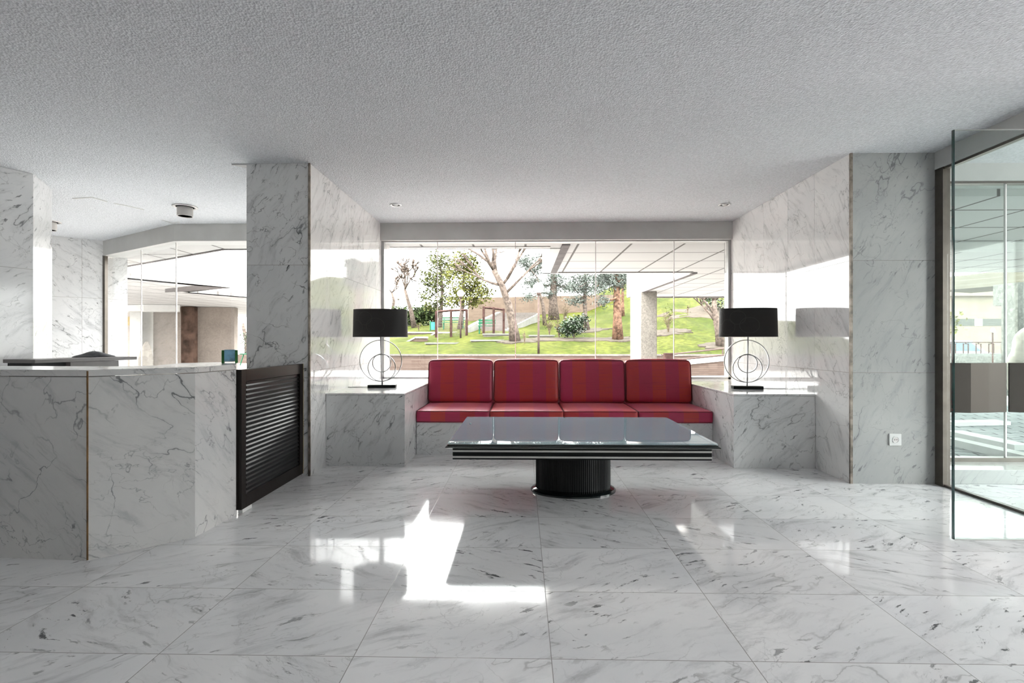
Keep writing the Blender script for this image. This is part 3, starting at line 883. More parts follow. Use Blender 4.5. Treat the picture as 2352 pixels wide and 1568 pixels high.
GX0, GY0, GY1 = -1.98, 3.43, 4.405
g = empty('louvred_gate', (GX0, (GY0 + GY1) / 2, 0), 'dark low louvred half door between the counter and the marble pier', 'gate')
hl = (GY1 - GY0) / 2
mb = MB()
mb.box(-.02, .02, -hl, -hl + .06, .03, 1.012).box(-.02, .02, hl - .06, hl, .03, 1.012)
mb.box(-.02, .02, -hl + .06, hl - .06, .925, 1.012).box(-.02, .02, -hl + .06, hl - .06, .03, .125)
mb.build('frame', M['espresso'], g, bevel=.002)
mb = MB(); nl = 24; z0, z1 = .128, .922
for k in range(nl):
    zc = z0 + (k + .5) * (z1 - z0) / nl
    mb.box(-.019, .019, -hl + .06, hl - .06, -.003, .003, mat=Matrix.Translation((0, 0, zc)) @ Matrix.Rotation(math.radians(60), 4, 'Y'))
mb.build('louver_panel', M['louver'], g)
MB().box(-.006, .006, -hl + .09, hl - .09, .13, .92).build('backing_panel', M['louver'], g)
MB().box(.0, .0215, hl, hl + .006, .03, 1.012).build('brass_strip', M['brass'], g)
MB().box(-.016, .016, -hl + .02, -hl + .14, 0.002, .03).build('foot_block', M['white_plastic'], g)

# desk behind the counter and the pouch on it
dz = 1.065
d0, d1 = wz(80, 825.5, dz), wz(315, 818.5, dz)
dv = Vector((d1.x - d0.x, d1.y - d0.y)); L = dv.length; ang = math.atan2(dv.y, dv.x)
dk = empty('back_desk', (d0.x, d0.y, 0), 'grey desk with raised ledge behind the marble counter', 'desk', rz=ang)
MB().box(0, L, 0, .32, dz - .03, dz).build('desk_top', M['desk'], dk, bevel=.003)
MB().box(.28, L - .18, .01, .28, dz - .13, dz - .032).build('drawer_front', M['desk'], dk)
MB().box(.03, L - .2, .03, .30, 0, dz - .135).build('cabinet', M['desk_dark'], dk)
MB().box(.02, .28, .06, .30, dz - .13, dz - .032).build('open_shelf', M['desk_dark'], dk)
pc_ = wz(240, 819.5, dz)
bm = bmesh.new(); bmesh.ops.create_uvsphere(bm, u_segments=32, v_segments=16, radius=1)
for v in bm.verts:
    x, y, z = v.co; wgt = math.exp(-((x + .05) / .45) ** 2)
    v.co = Vector((x * .19 * (1 + .06 * math.sin(5 * y)), y * .10, max(0, z) * (.018 + .034 * wgt) + .002 * math.sin(9 * x + 4 * y)))
for f in bm.faces: f.smooth = True
o = bm_obj(bm, 'cloth_pouch', M['cloth'])
off = Vector((math.cos(ang + math.pi / 2), math.sin(ang + math.pi / 2), 0)) * .13
o.location = Vector((pc_.x, pc_.y, dz + .003)) + off * .8; o.rotation_euler = (0, 0, ang)
tag(o, 'dark crumpled cloth pouch lying on the grey desk', 'pouch')

# blue and green little box on the counter end
bp = wz(506, 836.5, 1.05)
bp = Vector((-2.155, 3.62, 1.0505))
k = empty('acrylic_box', bp, 'small blue box with green sides standing on the marble counter end', 'box', rz=math.radians(28))
MB().box(-.034, .034, -.035, .035, .012, .098).build('body', M['blue_p'], k, bevel=.002)
for s_ in (-1, 1):
    MB().box(s_ * .043 - .008, s_ * .043 + .008, -.04, .04, .014, .095).box(s_ * .043 - .008, s_ * .043 + .008, -.04, -.03, 0, .014).box(s_ * .043 - .008, s_ * .043 + .008, .03, .04, 0, .014).build('side_panel', M['green_p'], k)

# ------------------------------------------------------------------ ceiling lights
def big_light(x, y, label):
    r = empty('gimbal_downlight', (x, y, CE), label, 'ceiling light', 'round spotlights over the counter')
    mb = MB().lathe([(.098, -.002), (.098, -.010), (.116, -.014), (.130, -.010), (.130, -.001)], 48)
    mb.build('trim_ring', M['satin'], r, smooth=True)
    MB().lathe([(.098, -.006), (.085, -.0015), (0, -.0015)], 40).build('recess', M['pitch'], r)
    MB().lathe([(.080, -.012), (.083, -.02), (.083, -.118), (.076, -.118), (.076, -.112)]).build('can', M['can'], r, smooth=False)
    MB().lathe([(.0755, -.112), (.074, -.03)], 48).build('baffle', M['pitch'], r)
    MB().lathe([(.074, -.05), (0, -.04)], 32).build('reflector', M['pitch'], r)
p = wz(425, 474, CE)
big_light(p.x, p.y, 'round grey drop spotlight in the ceiling above the counter end')
p = wz(112, 508, CE)
big_light(p.x, p.y, 'round grey drop spotlight half hidden behind the angled marble pier')
def small_light(px, py, label):
    p = wz(px, py, CE)
    r = empty('downlight', (p.x, p.y, CE), label, 'ceiling light', 'small downlights over the bench')
    MB().lathe([(.048, -.001), (.048, -.007), (.062, -.010), (.070, -.006), (.070, -.001)], 40).build('trim_ring', M['chrome'], r, smooth=True)
    MB().lathe([(.048, -.004), (.03, -.0015), (0, -.0015)], 32).build('recess', M['slot'], r)
    MB().lathe([(0, -.014), (.016, -.012), (.026, -.006), (.028, -.002)], 24).build('bulb', M['white_plastic'], r, smooth=True)
small_light(909, 470, 'small round chrome downlight above the lamp near the louvred gate')
small_light(1664, 469.5, 'small round chrome downlight above the lamp near the glass door')

# ================================================================== OUTSIDE
SZ = 2.59
def xy(v): return (v.x, v.y)
sa, sb = wz(293, 612, SZ), wz(515, 571, SZ)
soff = [(-9.5, 9.2), (-6.6, 7.96), (-4.86, 6.94), (-2.4, 6.94), (3.64, 6.94), (3.64, 4.8), (24, 4.8), (24, 10.0), (8.2, 10.0), (7.0, 15.15), (3.18, 15.15), (3.37, 9.95), (.41, 9.95), (.41, 7.30), (sb.x, 7.30), xy(sa), (-10, sa.y + .3)]
struct(MB().prism(soff, SZ, 3.4).build('ceiling_outside', M['soffit']))
# white painted rims, the grey light trough and the dark shadow gap under the canopy
struct(MB().box(.41, .565, 7.30, 9.95, SZ - .012, SZ + .001).box(.41, 3.37, 9.84, 9.96, SZ - .012, SZ + .001).box(-3.9, .41, 7.16, 7.30, SZ - .012, SZ + .001).build('trim_5', M['soffit_plain']))
mb = MB(); slanted(mb, xy(sa), (sb.x, 7.30), SZ - .012, SZ + .002, -.05); mb.box(sb.x, .41, 7.27, 7.305, SZ - .013, SZ + .002)
struct(mb.build('trim_11', M['trough']))
struct(MB().box(.565, .68, 7.0, 9.84, SZ - .02, SZ + .001).build('trim_6', M['trough']))
struct(MB().box(.72, 3.35, 9.77, 9.84, SZ - .008, SZ + .001).build('trim_7', M['dark']))
struct(MB().prism([(3.35, 9.86), (3.46, 9.86), (3.28, 15.1), (3.18, 15.1)], SZ - .03, SZ + .001).build('trim_8', M['trough']))
struct(MB().box(3.7, 7.0, 15.05, 15.16, SZ - .03, SZ + .1).build('trim_9', M['trough']))
struct(MB().box(3.7, 24, 7.0, 7.2, SZ - .10, SZ + .001).build('trim_10', M['beam']))

struct(MB().box(-60, 90, -40, 90, -.14, -.012 - .11).build('ground', M['pavement']))
g = MB().prism([(-60, 6.98), (-60, 22.2), (60, 22.2), (60, 4.8), (3.7, 4.8), (3.7, 6.98), (-4.9, 6.98), (-6.6, 8.1), (-9, 9), (-60, 9)], -.12, -.01)
struct(g.build('pavement', M['pavement']))
struct(MB().prism([(3.7, 4.82), (14, 4.82), (14, 9.6), (3.7, 9.6)], -.01, .0).build('paving', M['pavers']))
def kerb(p0, p1, w, z0, z1, name, label):
    mb = MB(); slanted(mb, p0, p1, z0, z1, w); return tag(mb.build(name, M['kerb']), label, 'kerb')
kerb(xy(wz(2192, 975, .02)), xy(wz(2322, 973, .02)), .22, .0, .05, 'kerb_stone', 'white kerb stone lying level across the pavers beyond the outer glass')
kerb(xy(wz(2170, 995, .02)), xy(wz(2330, 1030, .02)), .22, .0, .06, 'kerb_stone', 'white slanting kerb stone farther from the outer glass step')
kerb(xy(wz(2170, 1016, .02)), xy(wz(2352, 1060, .02)), .15, .0, .08, 'kerb_stone', 'white slanting kerb stone nearest the outer glass step')

# lawn
nx, ny = 96, 60
mb = MB()
for j in range(ny + 1):
    for i in range(nx + 1):
        Y = WALL_Y - .05 + 42 * (j / ny) ** 1.4; X0 = -.46 * Y; X = X0 + (17 - X0) * i / nx
        mb.v.append((X, Y, terr(X, Y) + .02 * math.sin(3 * X + Y) * (j > 0)))
for j in range(ny):
    for i in range(nx):
        a = j * (nx + 1) + i; mb.face((a, a + 1, a + nx + 2, a + nx + 1))
lw = struct(mb.build('lawn', M['grass'], smooth=True))
mb = MB()
# front retaining wall of the lawn
rw = empty('retaining_wall', (0, 21.85, 0), 'low brick wall with stone coping along the front of the lawn', 'wall')
MB().box(-10.2, 17, -.15, .15, -.1, .62).build('brick_face', M['brick'], rw)
MB().box(-10.2, 17, -.2, .2, .62, .69).build('coping', M['coping'], rw)

# ramp wall with white top, its post and handrails
ra, rb = wy(1500, 836, 18.0), wy(1700, 819, 18.6)
rp = empty('ramp_wall', (ra.x, ra.y, 0), 'brick ramp wall with wide white top behind the sofa corner by the glass door', 'wall')
mb = MB(); mt = MB()
def quadwall(mb, p, q, zp0, zp1, zq0, zq1, t):
    d = Vector((q[0] - p[0], q[1] - p[1])).normalized(); n_ = Vector((-d.y, d.x)) * t
    b = len(mb.v)
    for (c, a0, a1) in ((p, zp0, zp1), (q, zq0, zq1)):
        for s_ in (0, 1):
            for z in (a0, a1): mb.v.append((c[0] + n_.x * s_, c[1] + n_.y * s_, z))
    for f in ((0, 1, 5, 4), (2, 6, 7, 3), (0, 2, 3, 1), (4, 5, 7, 6), (1, 3, 7, 5), (0, 4, 6, 2)): mb.face([b + i for i in f])
quadwall(mb, (0, 0), (rb.x - ra.x, rb.y - ra.y), -.1, ra.z - .13, -.1, rb.z - .10, .3)
quadwall(mt, (0, -.05), (rb.x - ra.x, rb.y - ra.y - .05), ra.z - .13, ra.z, rb.z - .10, rb.z + .05, .4)
mb.build('brick_face', M['brick'], rp); mt.build('white_top', M['kerb'], rp)
p = wy(1536, 828, 19.2)
tag(MB().box(p.x - .15, p.x + .15, 19.1, 19.4, -.0, .80).build('bollard_post', M['rust']), 'short brown post at the end of the ramp handrail', 'post')
hr = MB()
for (a, b) in (((1520, 815), (1545, 813)), ((1545, 813), (1690, 797)), ((1545, 827), (1690, 812))):
    hr.tube([wy(*a, 19.6), wy(*b, 20.6)], .035, 6)
hr.tube([wy(1523, 815, 19.6), wy(1523, 860, 19.6)], .03, 6); hr.tube([wy(1660, 800, 20.4), wy(1660, 852, 20.4)], .03, 6)
tag(hr.build('ramp_handrail', M['post']), 'thin brown handrail running up the ramp in front of the lawn', 'railing')

# concrete column under the canopy
tag(MB().box(3.20, 3.64, 13.45, 14.75, -.02, SZ).build('concrete_column', M['concrete'], bevel=.02), 'square washed concrete column carrying the canopy on the lawn side', 'column')

# ------------------------------------------------------------------ plants
def leaf_quads(mb, pts, size, R, aspect=.55, mi=0):
    for p in pts:
        d = Vector((R.gauss(0, 1), R.gauss(0, 1), R.gauss(0, .8))); d = d.normalized() if d.length > .01 else Vector((1, 0, 0))
        e = d.cross(Vector((R.gauss(0, 1), R.gauss(0, 1), R.gauss(0, 1))))
        e = e.normalized() if e.length > .01 else d.orthogonal().normalized()
        s_ = size * R.uniform(.6, 1.3); a, c = d * s_, e * s_ * aspect
        up = d.cross(e) * s_ * .18
        b = len(mb.v)
        for q in (p - a, p - c + up, p + a, p + c + up): mb.v.append(tuple(q))
        mb.face((b, b + 1, b + 2, b + 3), None, mi)
def branch(mb, p, d, L, r, depth, R, tips, spread=.55, up=.12, nseg=3, kids=(2, 3), shrink=.68, minr=.008, sides=5):
    pts = [p]; q = p.copy(); dd = d.copy()
    for k in range(nseg):
        dd = (dd + Vector((R.gauss(0, .12), R.gauss(0, .12), R.gauss(0, .1) + up * .3))).normalized()
        q = q + dd * (L / nseg); pts.append(q.copy())
    rad = [max(minr, r * (1 - .4 * k / nseg)) for k in range(nseg + 1)]
    mb.tube(pts, rad, sides)
    if depth == 0:
        tips.append(q.copy()); return
    for k in range(R.randint(*kids)):
        base = pts[-1] if k < 2 else pts[R.randint(1, nseg)]
        nd = (dd + Vector((R.gauss(0, spread), R.gauss(0, spread), R.gauss(0, spread * .6) + up))).normalized()
        branch(mb, base, nd, L * shrink * R.uniform(.8, 1.2), rad[-1] * .72, depth - 1, R, tips, spread, up, max(2, nseg - 1), kids, shrink, minr, max(3, sides - 1))
def base_tree(name, trunk_px, Y, r0, label, cat, bark, group=None):
    """trunk_px: picture points along the trunk, base first, at depth Y (base snapped into the lawn)"""
    P = [wy(a, b, Y) for a, b in trunk_px]
    zb = terr(P[0].x, Y)
    P[0].z = zb - .05
    r = empty(name, (P[0].x, Y, zb), label, cat, group)
    return r, [q - r.location for q in P]
R = random.Random(11)
TG = 'garden trees on the lawn slope'
# bare tree at the left of the lawn
def bare(name, px, Y, r0, label, depth, L, spread, seed, bark='bark', forks=None, minr=.03, kids=(2, 3)):
    Rr = random.Random(seed)
    r, P = base_tree(name, px, Y, r0, label, 'tree', bark, TG)
    mb = MB(); tips = []
    n = len(P); rad = [r0 * (1 - .45 * i / (n - 1)) for i in range(n)]; rad[0] *= 1.25
    mb.tube(P, rad, 8)
    d = (P[-1] - P[-2]).normalized()
    for k in range(4):
        nd = (d + Vector((Rr.gauss(0, spread), Rr.gauss(0, spread), .15))).normalized()
        branch(mb, P[-1], nd, L, rad[-1] * .7, depth, Rr, tips, spread * .8, .16, 3, kids, .7, minr)
    for f in (forks or []):
        fp = [wy(a, b, Y) - r.location for a, b in f]
        fr_ = rad[-1] * .68
        mb.tube(fp, [fr_ * (1 - .5 * i / (len(fp) - 1)) for i in range(len(fp))], 6)
        d2 = (fp[-1] - fp[-2]).normalized()
        for k in range(3):
            nd = (d2 + Vector((Rr.gauss(0, spread), Rr.gauss(0, spread), .1))).normalized()
            branch(mb, fp[-1], nd, L * .8, fr_ * .5, depth - 1, Rr, tips, spread * .8, .16, 3, kids, .7, minr)
    mb.build('trunk', M[bark], r, smooth=True)
    return r, tips, Rr
bare('bare_tree', [(952, 742), (945, 718), (937, 690), (930, 665)], 40.5, .20, 'leafless pollarded tree standing before the hedge at the left of the lawn', 4, .95, .75, 3, minr=.045, kids=(2, 3))
bare('bare_tree', [(897, 708), (905, 690), (900, 672)], 46, .17, 'small leafless tree behind the hedge at the window corner', 3, .8, .7, 5, minr=.045)
# big bare tree in the middle
bt, tips, Rr = bare('bare_tree', [(1183, 789), (1178, 745), (1168, 700), (1153, 655), (1134, 620)], 26.5, .26, 'tall bare forked tree with pale trunk in the middle of the lawn', 3, 1.25, .5, 8,
     forks=[[(1153, 655), (1165, 640), (1180, 610), (1200, 580)], [(1134, 620), (1120, 600), (1100, 585), (1078, 572)], [(1140, 630), (1137, 600), (1140, 572)], [(1160, 675), (1185, 650), (1215, 620)], [(1153, 655), (1130, 650), (1105, 640)], [(1165, 640), (1185, 605), (1192, 578)]], minr=.032)

def crown(mb, blobs, Y, n, size, R, org, aspect=.55, depthr=.8):
    for (px, py, rx, ry) in blobs:
        c = wy(px, py, Y) - org; ax, az = rx / F * Y, ry / F * Y; ayy = max(ax, az) * depthr
        pts = []
        k = int(n * 4.6 * (rx * ry) / 900.0)
        for _ in range(k):
            v = Vector((R.gauss(0, 1), R.gauss(0, 1), R.gauss(0, 1))).normalized() * (R.random() ** .45)
            q = c + Vector((v.x * ax, v.y * ayy, v.z * az))
            cl = [q + Vector((R.gauss(0, 1), R.gauss(0, 1), R.gauss(0, 1))) * size * 1.4 for _ in range(3)]
            pts += cl
        leaf_quads(mb, pts, size, R, aspect)
def leafy(name, px, Y, r0, label, blobs, n, size, seed, leaf, bark='bark', limbs=(), aspect=.55):
    Rr = random.Random(seed)
    r, P = base_tree(name, px, Y, r0, label, 'tree', bark, TG)
    mb = MB(); m = len(P)
    rad = [r0 * (1 - .6 * i / (m - 1)) for i in range(m)]; rad[0] *= 1.2
    mb.tube(P, rad, 8)
    for (bx, by, rx, ry) in blobs:
        c = wy(bx, by, Y) - r.location
        s = min(P[1:], key=lambda q: (q - c).length)
        mid = (s + c) * .5 + Vector((Rr.gauss(0, .1), Rr.gauss(0, .2), -.1))
        mb.tube([s, mid, c], [r0 * .35, r0 * .22, r0 * .1], 5)
        for _ in range(5):
            e = c + Vector((Rr.uniform(-1, 1) * rx / F * Y, Rr.uniform(-1, 1) * rx / F * Y * .7, Rr.uniform(-.8, .9) * ry / F * Y))
            mb.tube([c, (c + e) * .5 + Vector((0, 0, .06)), e], [r0 * .12, r0 * .08, .012], 4)
    mb.build('trunk', M[bark], r, smooth=True)
    fb = MB(); crown(fb, blobs, Y, n, size, Rr, r.location, aspect)
    o = fb.build('foliage', M[leaf], r); o['kind'] = 'stuff'
    return r
leafy('leafy_tree', [(1010, 744), (1014, 705), (1016, 660), (1012, 610)], 39.5, .16, 'slim olive green leafy tree behind the first rusty frame',
      [(1000, 600, 22, 28), (985, 640, 26, 24), (1010, 650, 30, 28), (978, 680, 22, 16), (1020, 690, 26, 20), (1022, 610, 22, 30), (995, 702, 26, 12)], 46, .105, 21, 'leaf')
leafy('leafy_tree', [(1056, 744), (1062, 705), (1064, 660), (1066, 610)], 36.3, .17, 'fuller yellow green leafy tree just right of the slim olive one',
      [(1062, 598, 28, 26), (1046, 630, 28, 28), (1085, 640, 28, 30), (1066, 668, 34, 26), (1100, 665, 24, 22), (1050, 690, 28, 16), (1090, 690, 26, 16), (1082, 610, 22, 26), (1118, 676, 14, 14)], 46, .105, 22, 'leaf_y')
# pines: gnarled trunks with blue-green needle sprays
PN = [
    ('pine_tree', [(1272, 728), (1270, 690), (1272, 650), (1270, 600)], 39.5, .40, 'thick grey trunked pine standing at the end of the tan wall', [(1250, 600, 34, 22), (1278, 640, 30, 20), (1240, 655, 26, 14), (1300, 660, 28, 14), (1225, 620, 24, 18), (1280, 590, 30, 14), (1262, 675, 24, 8)], 33, 'bark'),
    ('pine_tree', [(1252, 731), (1247, 700), (1240, 675), (1236, 640)], 36.0, .14, 'thin leaning pine just left of the thick grey trunk', [(1222, 650, 26, 14), (1205, 600, 22, 20), (1218, 680, 22, 8)], 34, 'bark'),
    ('pine_tree', [(1349, 757), (1344, 725), (1343, 690), (1345, 650), (1342, 610)], 31.5, .17, 'slender pine with blue green sprays in front of the white far house', [(1335, 640, 28, 12), (1350, 665, 34, 12), (1318, 660, 22, 12), (1342, 610, 26, 16), (1325, 690, 24, 7), (1370, 640, 26, 10)], 35, 'bark'),
    ('pine_tree', [(1419, 775), (1418, 730), (1417, 680), (1416, 640), (1414, 600)], 27.0, .27, 'stout pine with reddish trunk left of the concrete column', [(1395, 638, 26, 10), (1418, 650, 24, 12), (1380, 655, 22, 10), (1408, 620, 34, 14), (1436, 640, 14, 10), (1386, 690, 14, 8), (1430, 600, 24, 12)], 36, 'bark_red'),
    ('pine_tree', [(1430, 733), (1430, 700), (1430, 660), (1430, 610)], 36.0, .14, 'straight slim pine trunk just behind the stout reddish pine', [(1432, 620, 18, 14), (1425, 600, 26, 14)], 37, 'bark_red'),
]
for (nm, px, Y, r0, lab, blobs, seed, bk) in PN:
    leafy(nm, px, Y, r0, lab, blobs, 115, .105, seed, 'needle', bk, aspect=.28)
bare('bare_tree', [(1656, 798), (1650, 760), (1642, 720), (1640, 690)], 23.6, .20, 'leaning bare trunk at the right end of the lawn beside the window edge', 2, 1.3, .5, 14, forks=[[(1643, 725), (1630, 705), (1615, 688)], [(1648, 745), (1632, 722), (1612, 700)]])
leafy('leafy_tree', [(1620, 735), (1622, 715), (1624, 690), (1622, 660)], 33, .14, 'dark leafy tree behind the leaning bare trunk on the right slope', [(1655, 705, 22, 14), (1628, 690, 22, 10)], 40, .10, 41, 'shrub')

# hedge and shrubs
def shrub(name, px, Y, label, blobs, n, size, leaf, seed, twigs=0, cat='shrub', twig_h=1.0):
    Rr = random.Random(seed); b = gx(px, Y)
    r = empty(name, b, label, cat)
    mb = MB()
    for _ in range(max(twigs, 5)):
        a = Rr.uniform(0, 6.28); h = twig_h * Rr.uniform(.6, 1.05); sp = h * .38 * Rr.random()
        e = Vector((math.cos(a) * sp, math.sin(a) * sp, h)); mid = Vector((e.x * .3, e.y * .3, h * .5))
        mb.tube([(0, 0, -.05), mid, e], [.018, .013, .007], 4)
        if twigs:
            for _ in range(3):
                f = mid + (e - mid) * Rr.random(); g_ = f + Vector((Rr.gauss(0, .16), Rr.gauss(0, .16), Rr.uniform(.1, .3))) * h
                mb.tube([f, g_], [.009, .005], 3)
    mb.build('stems', M['twig'], r)
    if blobs:
        fb = MB(); crown(fb, blobs, Y, n, size, Rr, r.location)
        o = fb.build('foliage', M[leaf], r); o['kind'] = 'stuff'
    return r
shrub('hedge', 960, 43.5, 'long clipped green hedge behind the bare tree at the left', [(x_, 726 - (x_ - 930) * .05, 14, 20) for x_ in range(895, 1012, 13)], 110, .13, 'hedge', 50, cat='hedge', twig_h=.8)
shrub('shrub', 1318, 27.8, 'glossy dark green spreading shrub in front of the slender pine', [(1305, 752, 18, 16), (1322, 742, 18, 14), (1338, 733, 14, 8), (1300, 760, 16, 9), (1325, 755, 18, 11)], 130, .075, 'shrub', 51, twig_h=.9)
shrub('twiggy_shrub', 1262, 29.5, 'yellowish twiggy shrub behind the square slab near the globe lamp', [(1262, 742, 12, 16)], 26, .05, 'leaf_y', 52, 22, twig_h=1.0)
shrub('twiggy_shrub', 1284, 28.2, 'brownish twiggy shrub touching the glossy dark shrub', [(1284, 745, 9, 14)], 12, .045, 'leaf', 53, 20, twig_h=1.0)
shrub('twiggy_shrub', 1297, 36, 'reddish bare bush before the tan wall', None, 0, .04, 'leaf', 54, 24, twig_h=1.4)
shrub('sapling', 1535, 27.5, 'upright young sapling on a bare soil ring right of the column', [(1535, 722, 9, 18)], 24, .05, 'leaf', 55, 16, cat='sapling', twig_h=1.1)
shrub('sapling', 1579, 32, 'tiny young sapling on the long pale soil patch', [(1579, 712, 4, 8)], 30, .05, 'leaf', 56, 6, cat='sapling', twig_h=.7)
shrub('twiggy_shrub', 962, 36.5, 'small pale bush left of the teal bin', [(962, 748, 7, 7)], 40, .06, 'leaf_y', 57, 10, twig_h=.5)
shrub('twiggy_shrub', 1205, 25.6, 'few bare twigs by the foot of the tall forked tree', None, 0, .04, 'leaf', 58, 7, twig_h=.7)
for (px_, Y, rx, ry, lab) in ((1530, 27.5, 1.2, .8, 'pale bare soil ring around the upright sapling'), (1610, 32.5, 2.6, 1.7, 'long pale soil patch around the tiny sapling'), (1420, 27.0, 1.1, .8, 'soil ring around the stout reddish pine'), (1300, 27.4, 2.3, .8, 'pale soil strip under the glossy dark shrub'), (1652, 23.7, .9, .6, 'soil ring at the foot of the leaning bare trunk'), (1345, 31.3, 1.3, .8, 'soil ring around the slender pine'), (1190, 26.4, 1.0, .6, 'soil ring at the foot of the tall forked tree')):
    c = gx(px_, Y); mb = MB(); n = 28; Rr = random.Random(px_)
    mb.v.append((0, 0, .05))
    for k in range(n):
        a = 2 * math.pi * k / n; f = 1 + .16 * Rr.gauss(0, 1); X, Yy = c.x + rx * f * math.cos(a), c.y + ry * f * math.sin(a)
        mb.v.append((X - c.x, Yy - c.y, terr(X, Yy) - c.z + .045))
    for k in range(n): mb.face((0, 1 + k, 1 + (k + 1) % n))
    for k in range(n):
        v = mb.v[1 + k]; mb.v.append((v[0] * 1.05, v[1] * 1.05, v[2] - .1))
    for k in range(n): mb.face((1 + k, 1 + n + k, 1 + n + (k + 1) % n, 1 + (k + 1) % n))
    tag(mb.build('soil_patch', M['soil'], loc=c), lab, 'soil', kind='stuff')

# ------------------------------------------------------------------ garden furniture
def globe_lamp(px, gy, gr, by, Y, label):
    top = wy(px, gy, Y); rad = gr / F * Y; zb = terr(top.x, Y) if Y > WALL_Y else 0
    r = empty('globe_lamp', (top.x, Y, zb), label, 'street lamp', 'globe lamps in the garden')
    hh = top.z - zb
    MB().tube([(0, 0, -.1), (0, 0, .9), (0, 0, hh - rad)], [.055, .05, .04], 10).build('post', M['post'], r, smooth=True)
    MB().lathe([(.0, -.03), (.09, -.03), (.10, .05), (.05, .08), (0, .08)], 20, center=(0, 0, hh - rad - .03)).build('collar', M['post'], r)
    MB().lathe([(rad * math.sin(math.pi * k / 20) + 1e-4, -rad * math.cos(math.pi * k / 20)) for k in range(21)], 28, center=(0, 0, hh)).build('globe', M['lamp_globe'], r, smooth=True)
globe_lamp(1237, 661, 12.2, 815, 22.4, 'nearest globe lamp on a tall post at the lawn front edge')
globe_lamp(1058, 674, 8.2, 775, 29.5, 'globe lamp standing beside the rusty frame before the leafy trees')
globe_lamp(915, 681, 6.5, 708, 47, 'far globe lamp rising behind the hedge at the left')

def mesh_frame(pxs, ytops, ybot, Y, label):
    P = [wy(a, b, Y) for a, b in zip(pxs, ytops)]
    c = P[1]; zb = min(terr(p.x, Y) for p in P)
    r = empty('rusty_frame', (c.x, Y, zb), label, 'frame', 'rusty steel frames on the lawn')
    L = [p - r.location for p in P]
    for q in L:
        MB().box(q.x - .07, q.x + .07, -.07, .07, -.3, q.z).build('post', M['rust'], r)
    for a, b in zip(L, L[1:]):
        mb = MB(); mb.tube([a + Vector((0, 0, -.05)), b + Vector((0, 0, -.05))], .07, 4); mb.build('top_rail', M['rust'], r)
    mb = MB(); a, b = L[0], L[-1]
    n = 22
    for k in range(1, n):
        x = a.x + (b.x - a.x) * k / n; z = a.z + (b.z - a.z) * k / n
        mb.tube([(x, 0, .1), (x, 0, z - .05)], .007, 3)
    for k in range(1, 9):
        z = .1 + (a.z - .2) * k / 9; mb.tube([(a.x, 0, z), (b.x, 0, z)], .006, 3)
    mb.build('wire_mesh', M['mesh_wire'], r)
mesh_frame([1002, 1036, 1072], [714, 711, 710], 772, 30.6, 'two bay rusty steel frame with wire mesh beside the globe lamp')
mesh_frame([1111, 1134, 1157], [704, 706, 709], 768, 30.4, 'two bay rusty steel frame left of the garden stairs')

def bench(px, Y, w, label):
    c = gx(px, Y); r = empty('park_bench', c, label, 'bench', 'green park benches')
    for z, y in ((.45, 0), (.45, -.14), (.45, .14)): MB().box(-w, w, y - .05, y + .05, z - .02, z + .02).build('seat_slat', M['green_paint'], r)
    for z in (.65, .82): MB().box(-w, w, .20, .24, z - .06, z + .06).build('back_slat', M['green_paint'], r)
    for s_ in (-1, 1): MB().box(s_ * w * .85 - .03, s_ * w * .85 + .03, -.2, .2, -.15, .43).box(s_ * w * .85 - .03, s_ * w * .85 + .03, .18, .24, .43, .88).build('leg', M['green_paint'], r)
bench(1041, 37, .85, 'green slatted bench seen through the first rusty frame')
bench(1118, 31.7, .55, 'green slatted bench seen through the second rusty frame')
c = gx(995, 36.5); r = empty('litter_bin', c, 'small teal litter bin left of the rusty frames', 'bin')
MB().lathe([(0, .05), (.15, .05), (.17, .62), (.14, .62), (.13, .1), (0, .1)], 18).build('drum', M['teal'], r)
MB().box(-.24, -.17, -.04, .04, -.1, .7).build('post', M['green_paint'], r)

# slabs on the lawn
def slab(px0, px1, Y, d, h, label, m='coping'):
    a, b = wy(px0, YH, Y).x, wy(px1, YH, Y).x
    zt = terr((a + b) / 2, Y) + h; zlow = terr(a, Y) - .1
    r = empty('stone_slab', ((a + b) / 2, Y, zlow), label, 'slab', 'raised stone slabs on the lawn'); w = (b - a) / 2
    MB().prism([(-w, 0), (w * .72, -.15), (w, d), (-w * .45, d + .1)], 0, zt - zlow - .08).build('plinth', M[m], r)
    MB().prism([(-w - .05, -.05), (w * .74, -.2), (w + .05, d + .05), (-w * .45, d + .15)], zt - zlow - .08, zt - zlow).build('cover', M['slab_top'], r)
slab(978, 1056, 26.6, 1.6, .10, 'pale raised slab at the left of the lawn before the rusty frame')
slab(1082, 1163, 27.0, 1.5, .10, 'pale raised slab left of the tall forked tree')
slab(1110, 1192, 29.5, 1.6, .15, 'thin raised slab behind the tall forked tree')
slab(1216, 1277, 28.6, 1.2, .14, 'low square slab before the yellowish twiggy shrub')

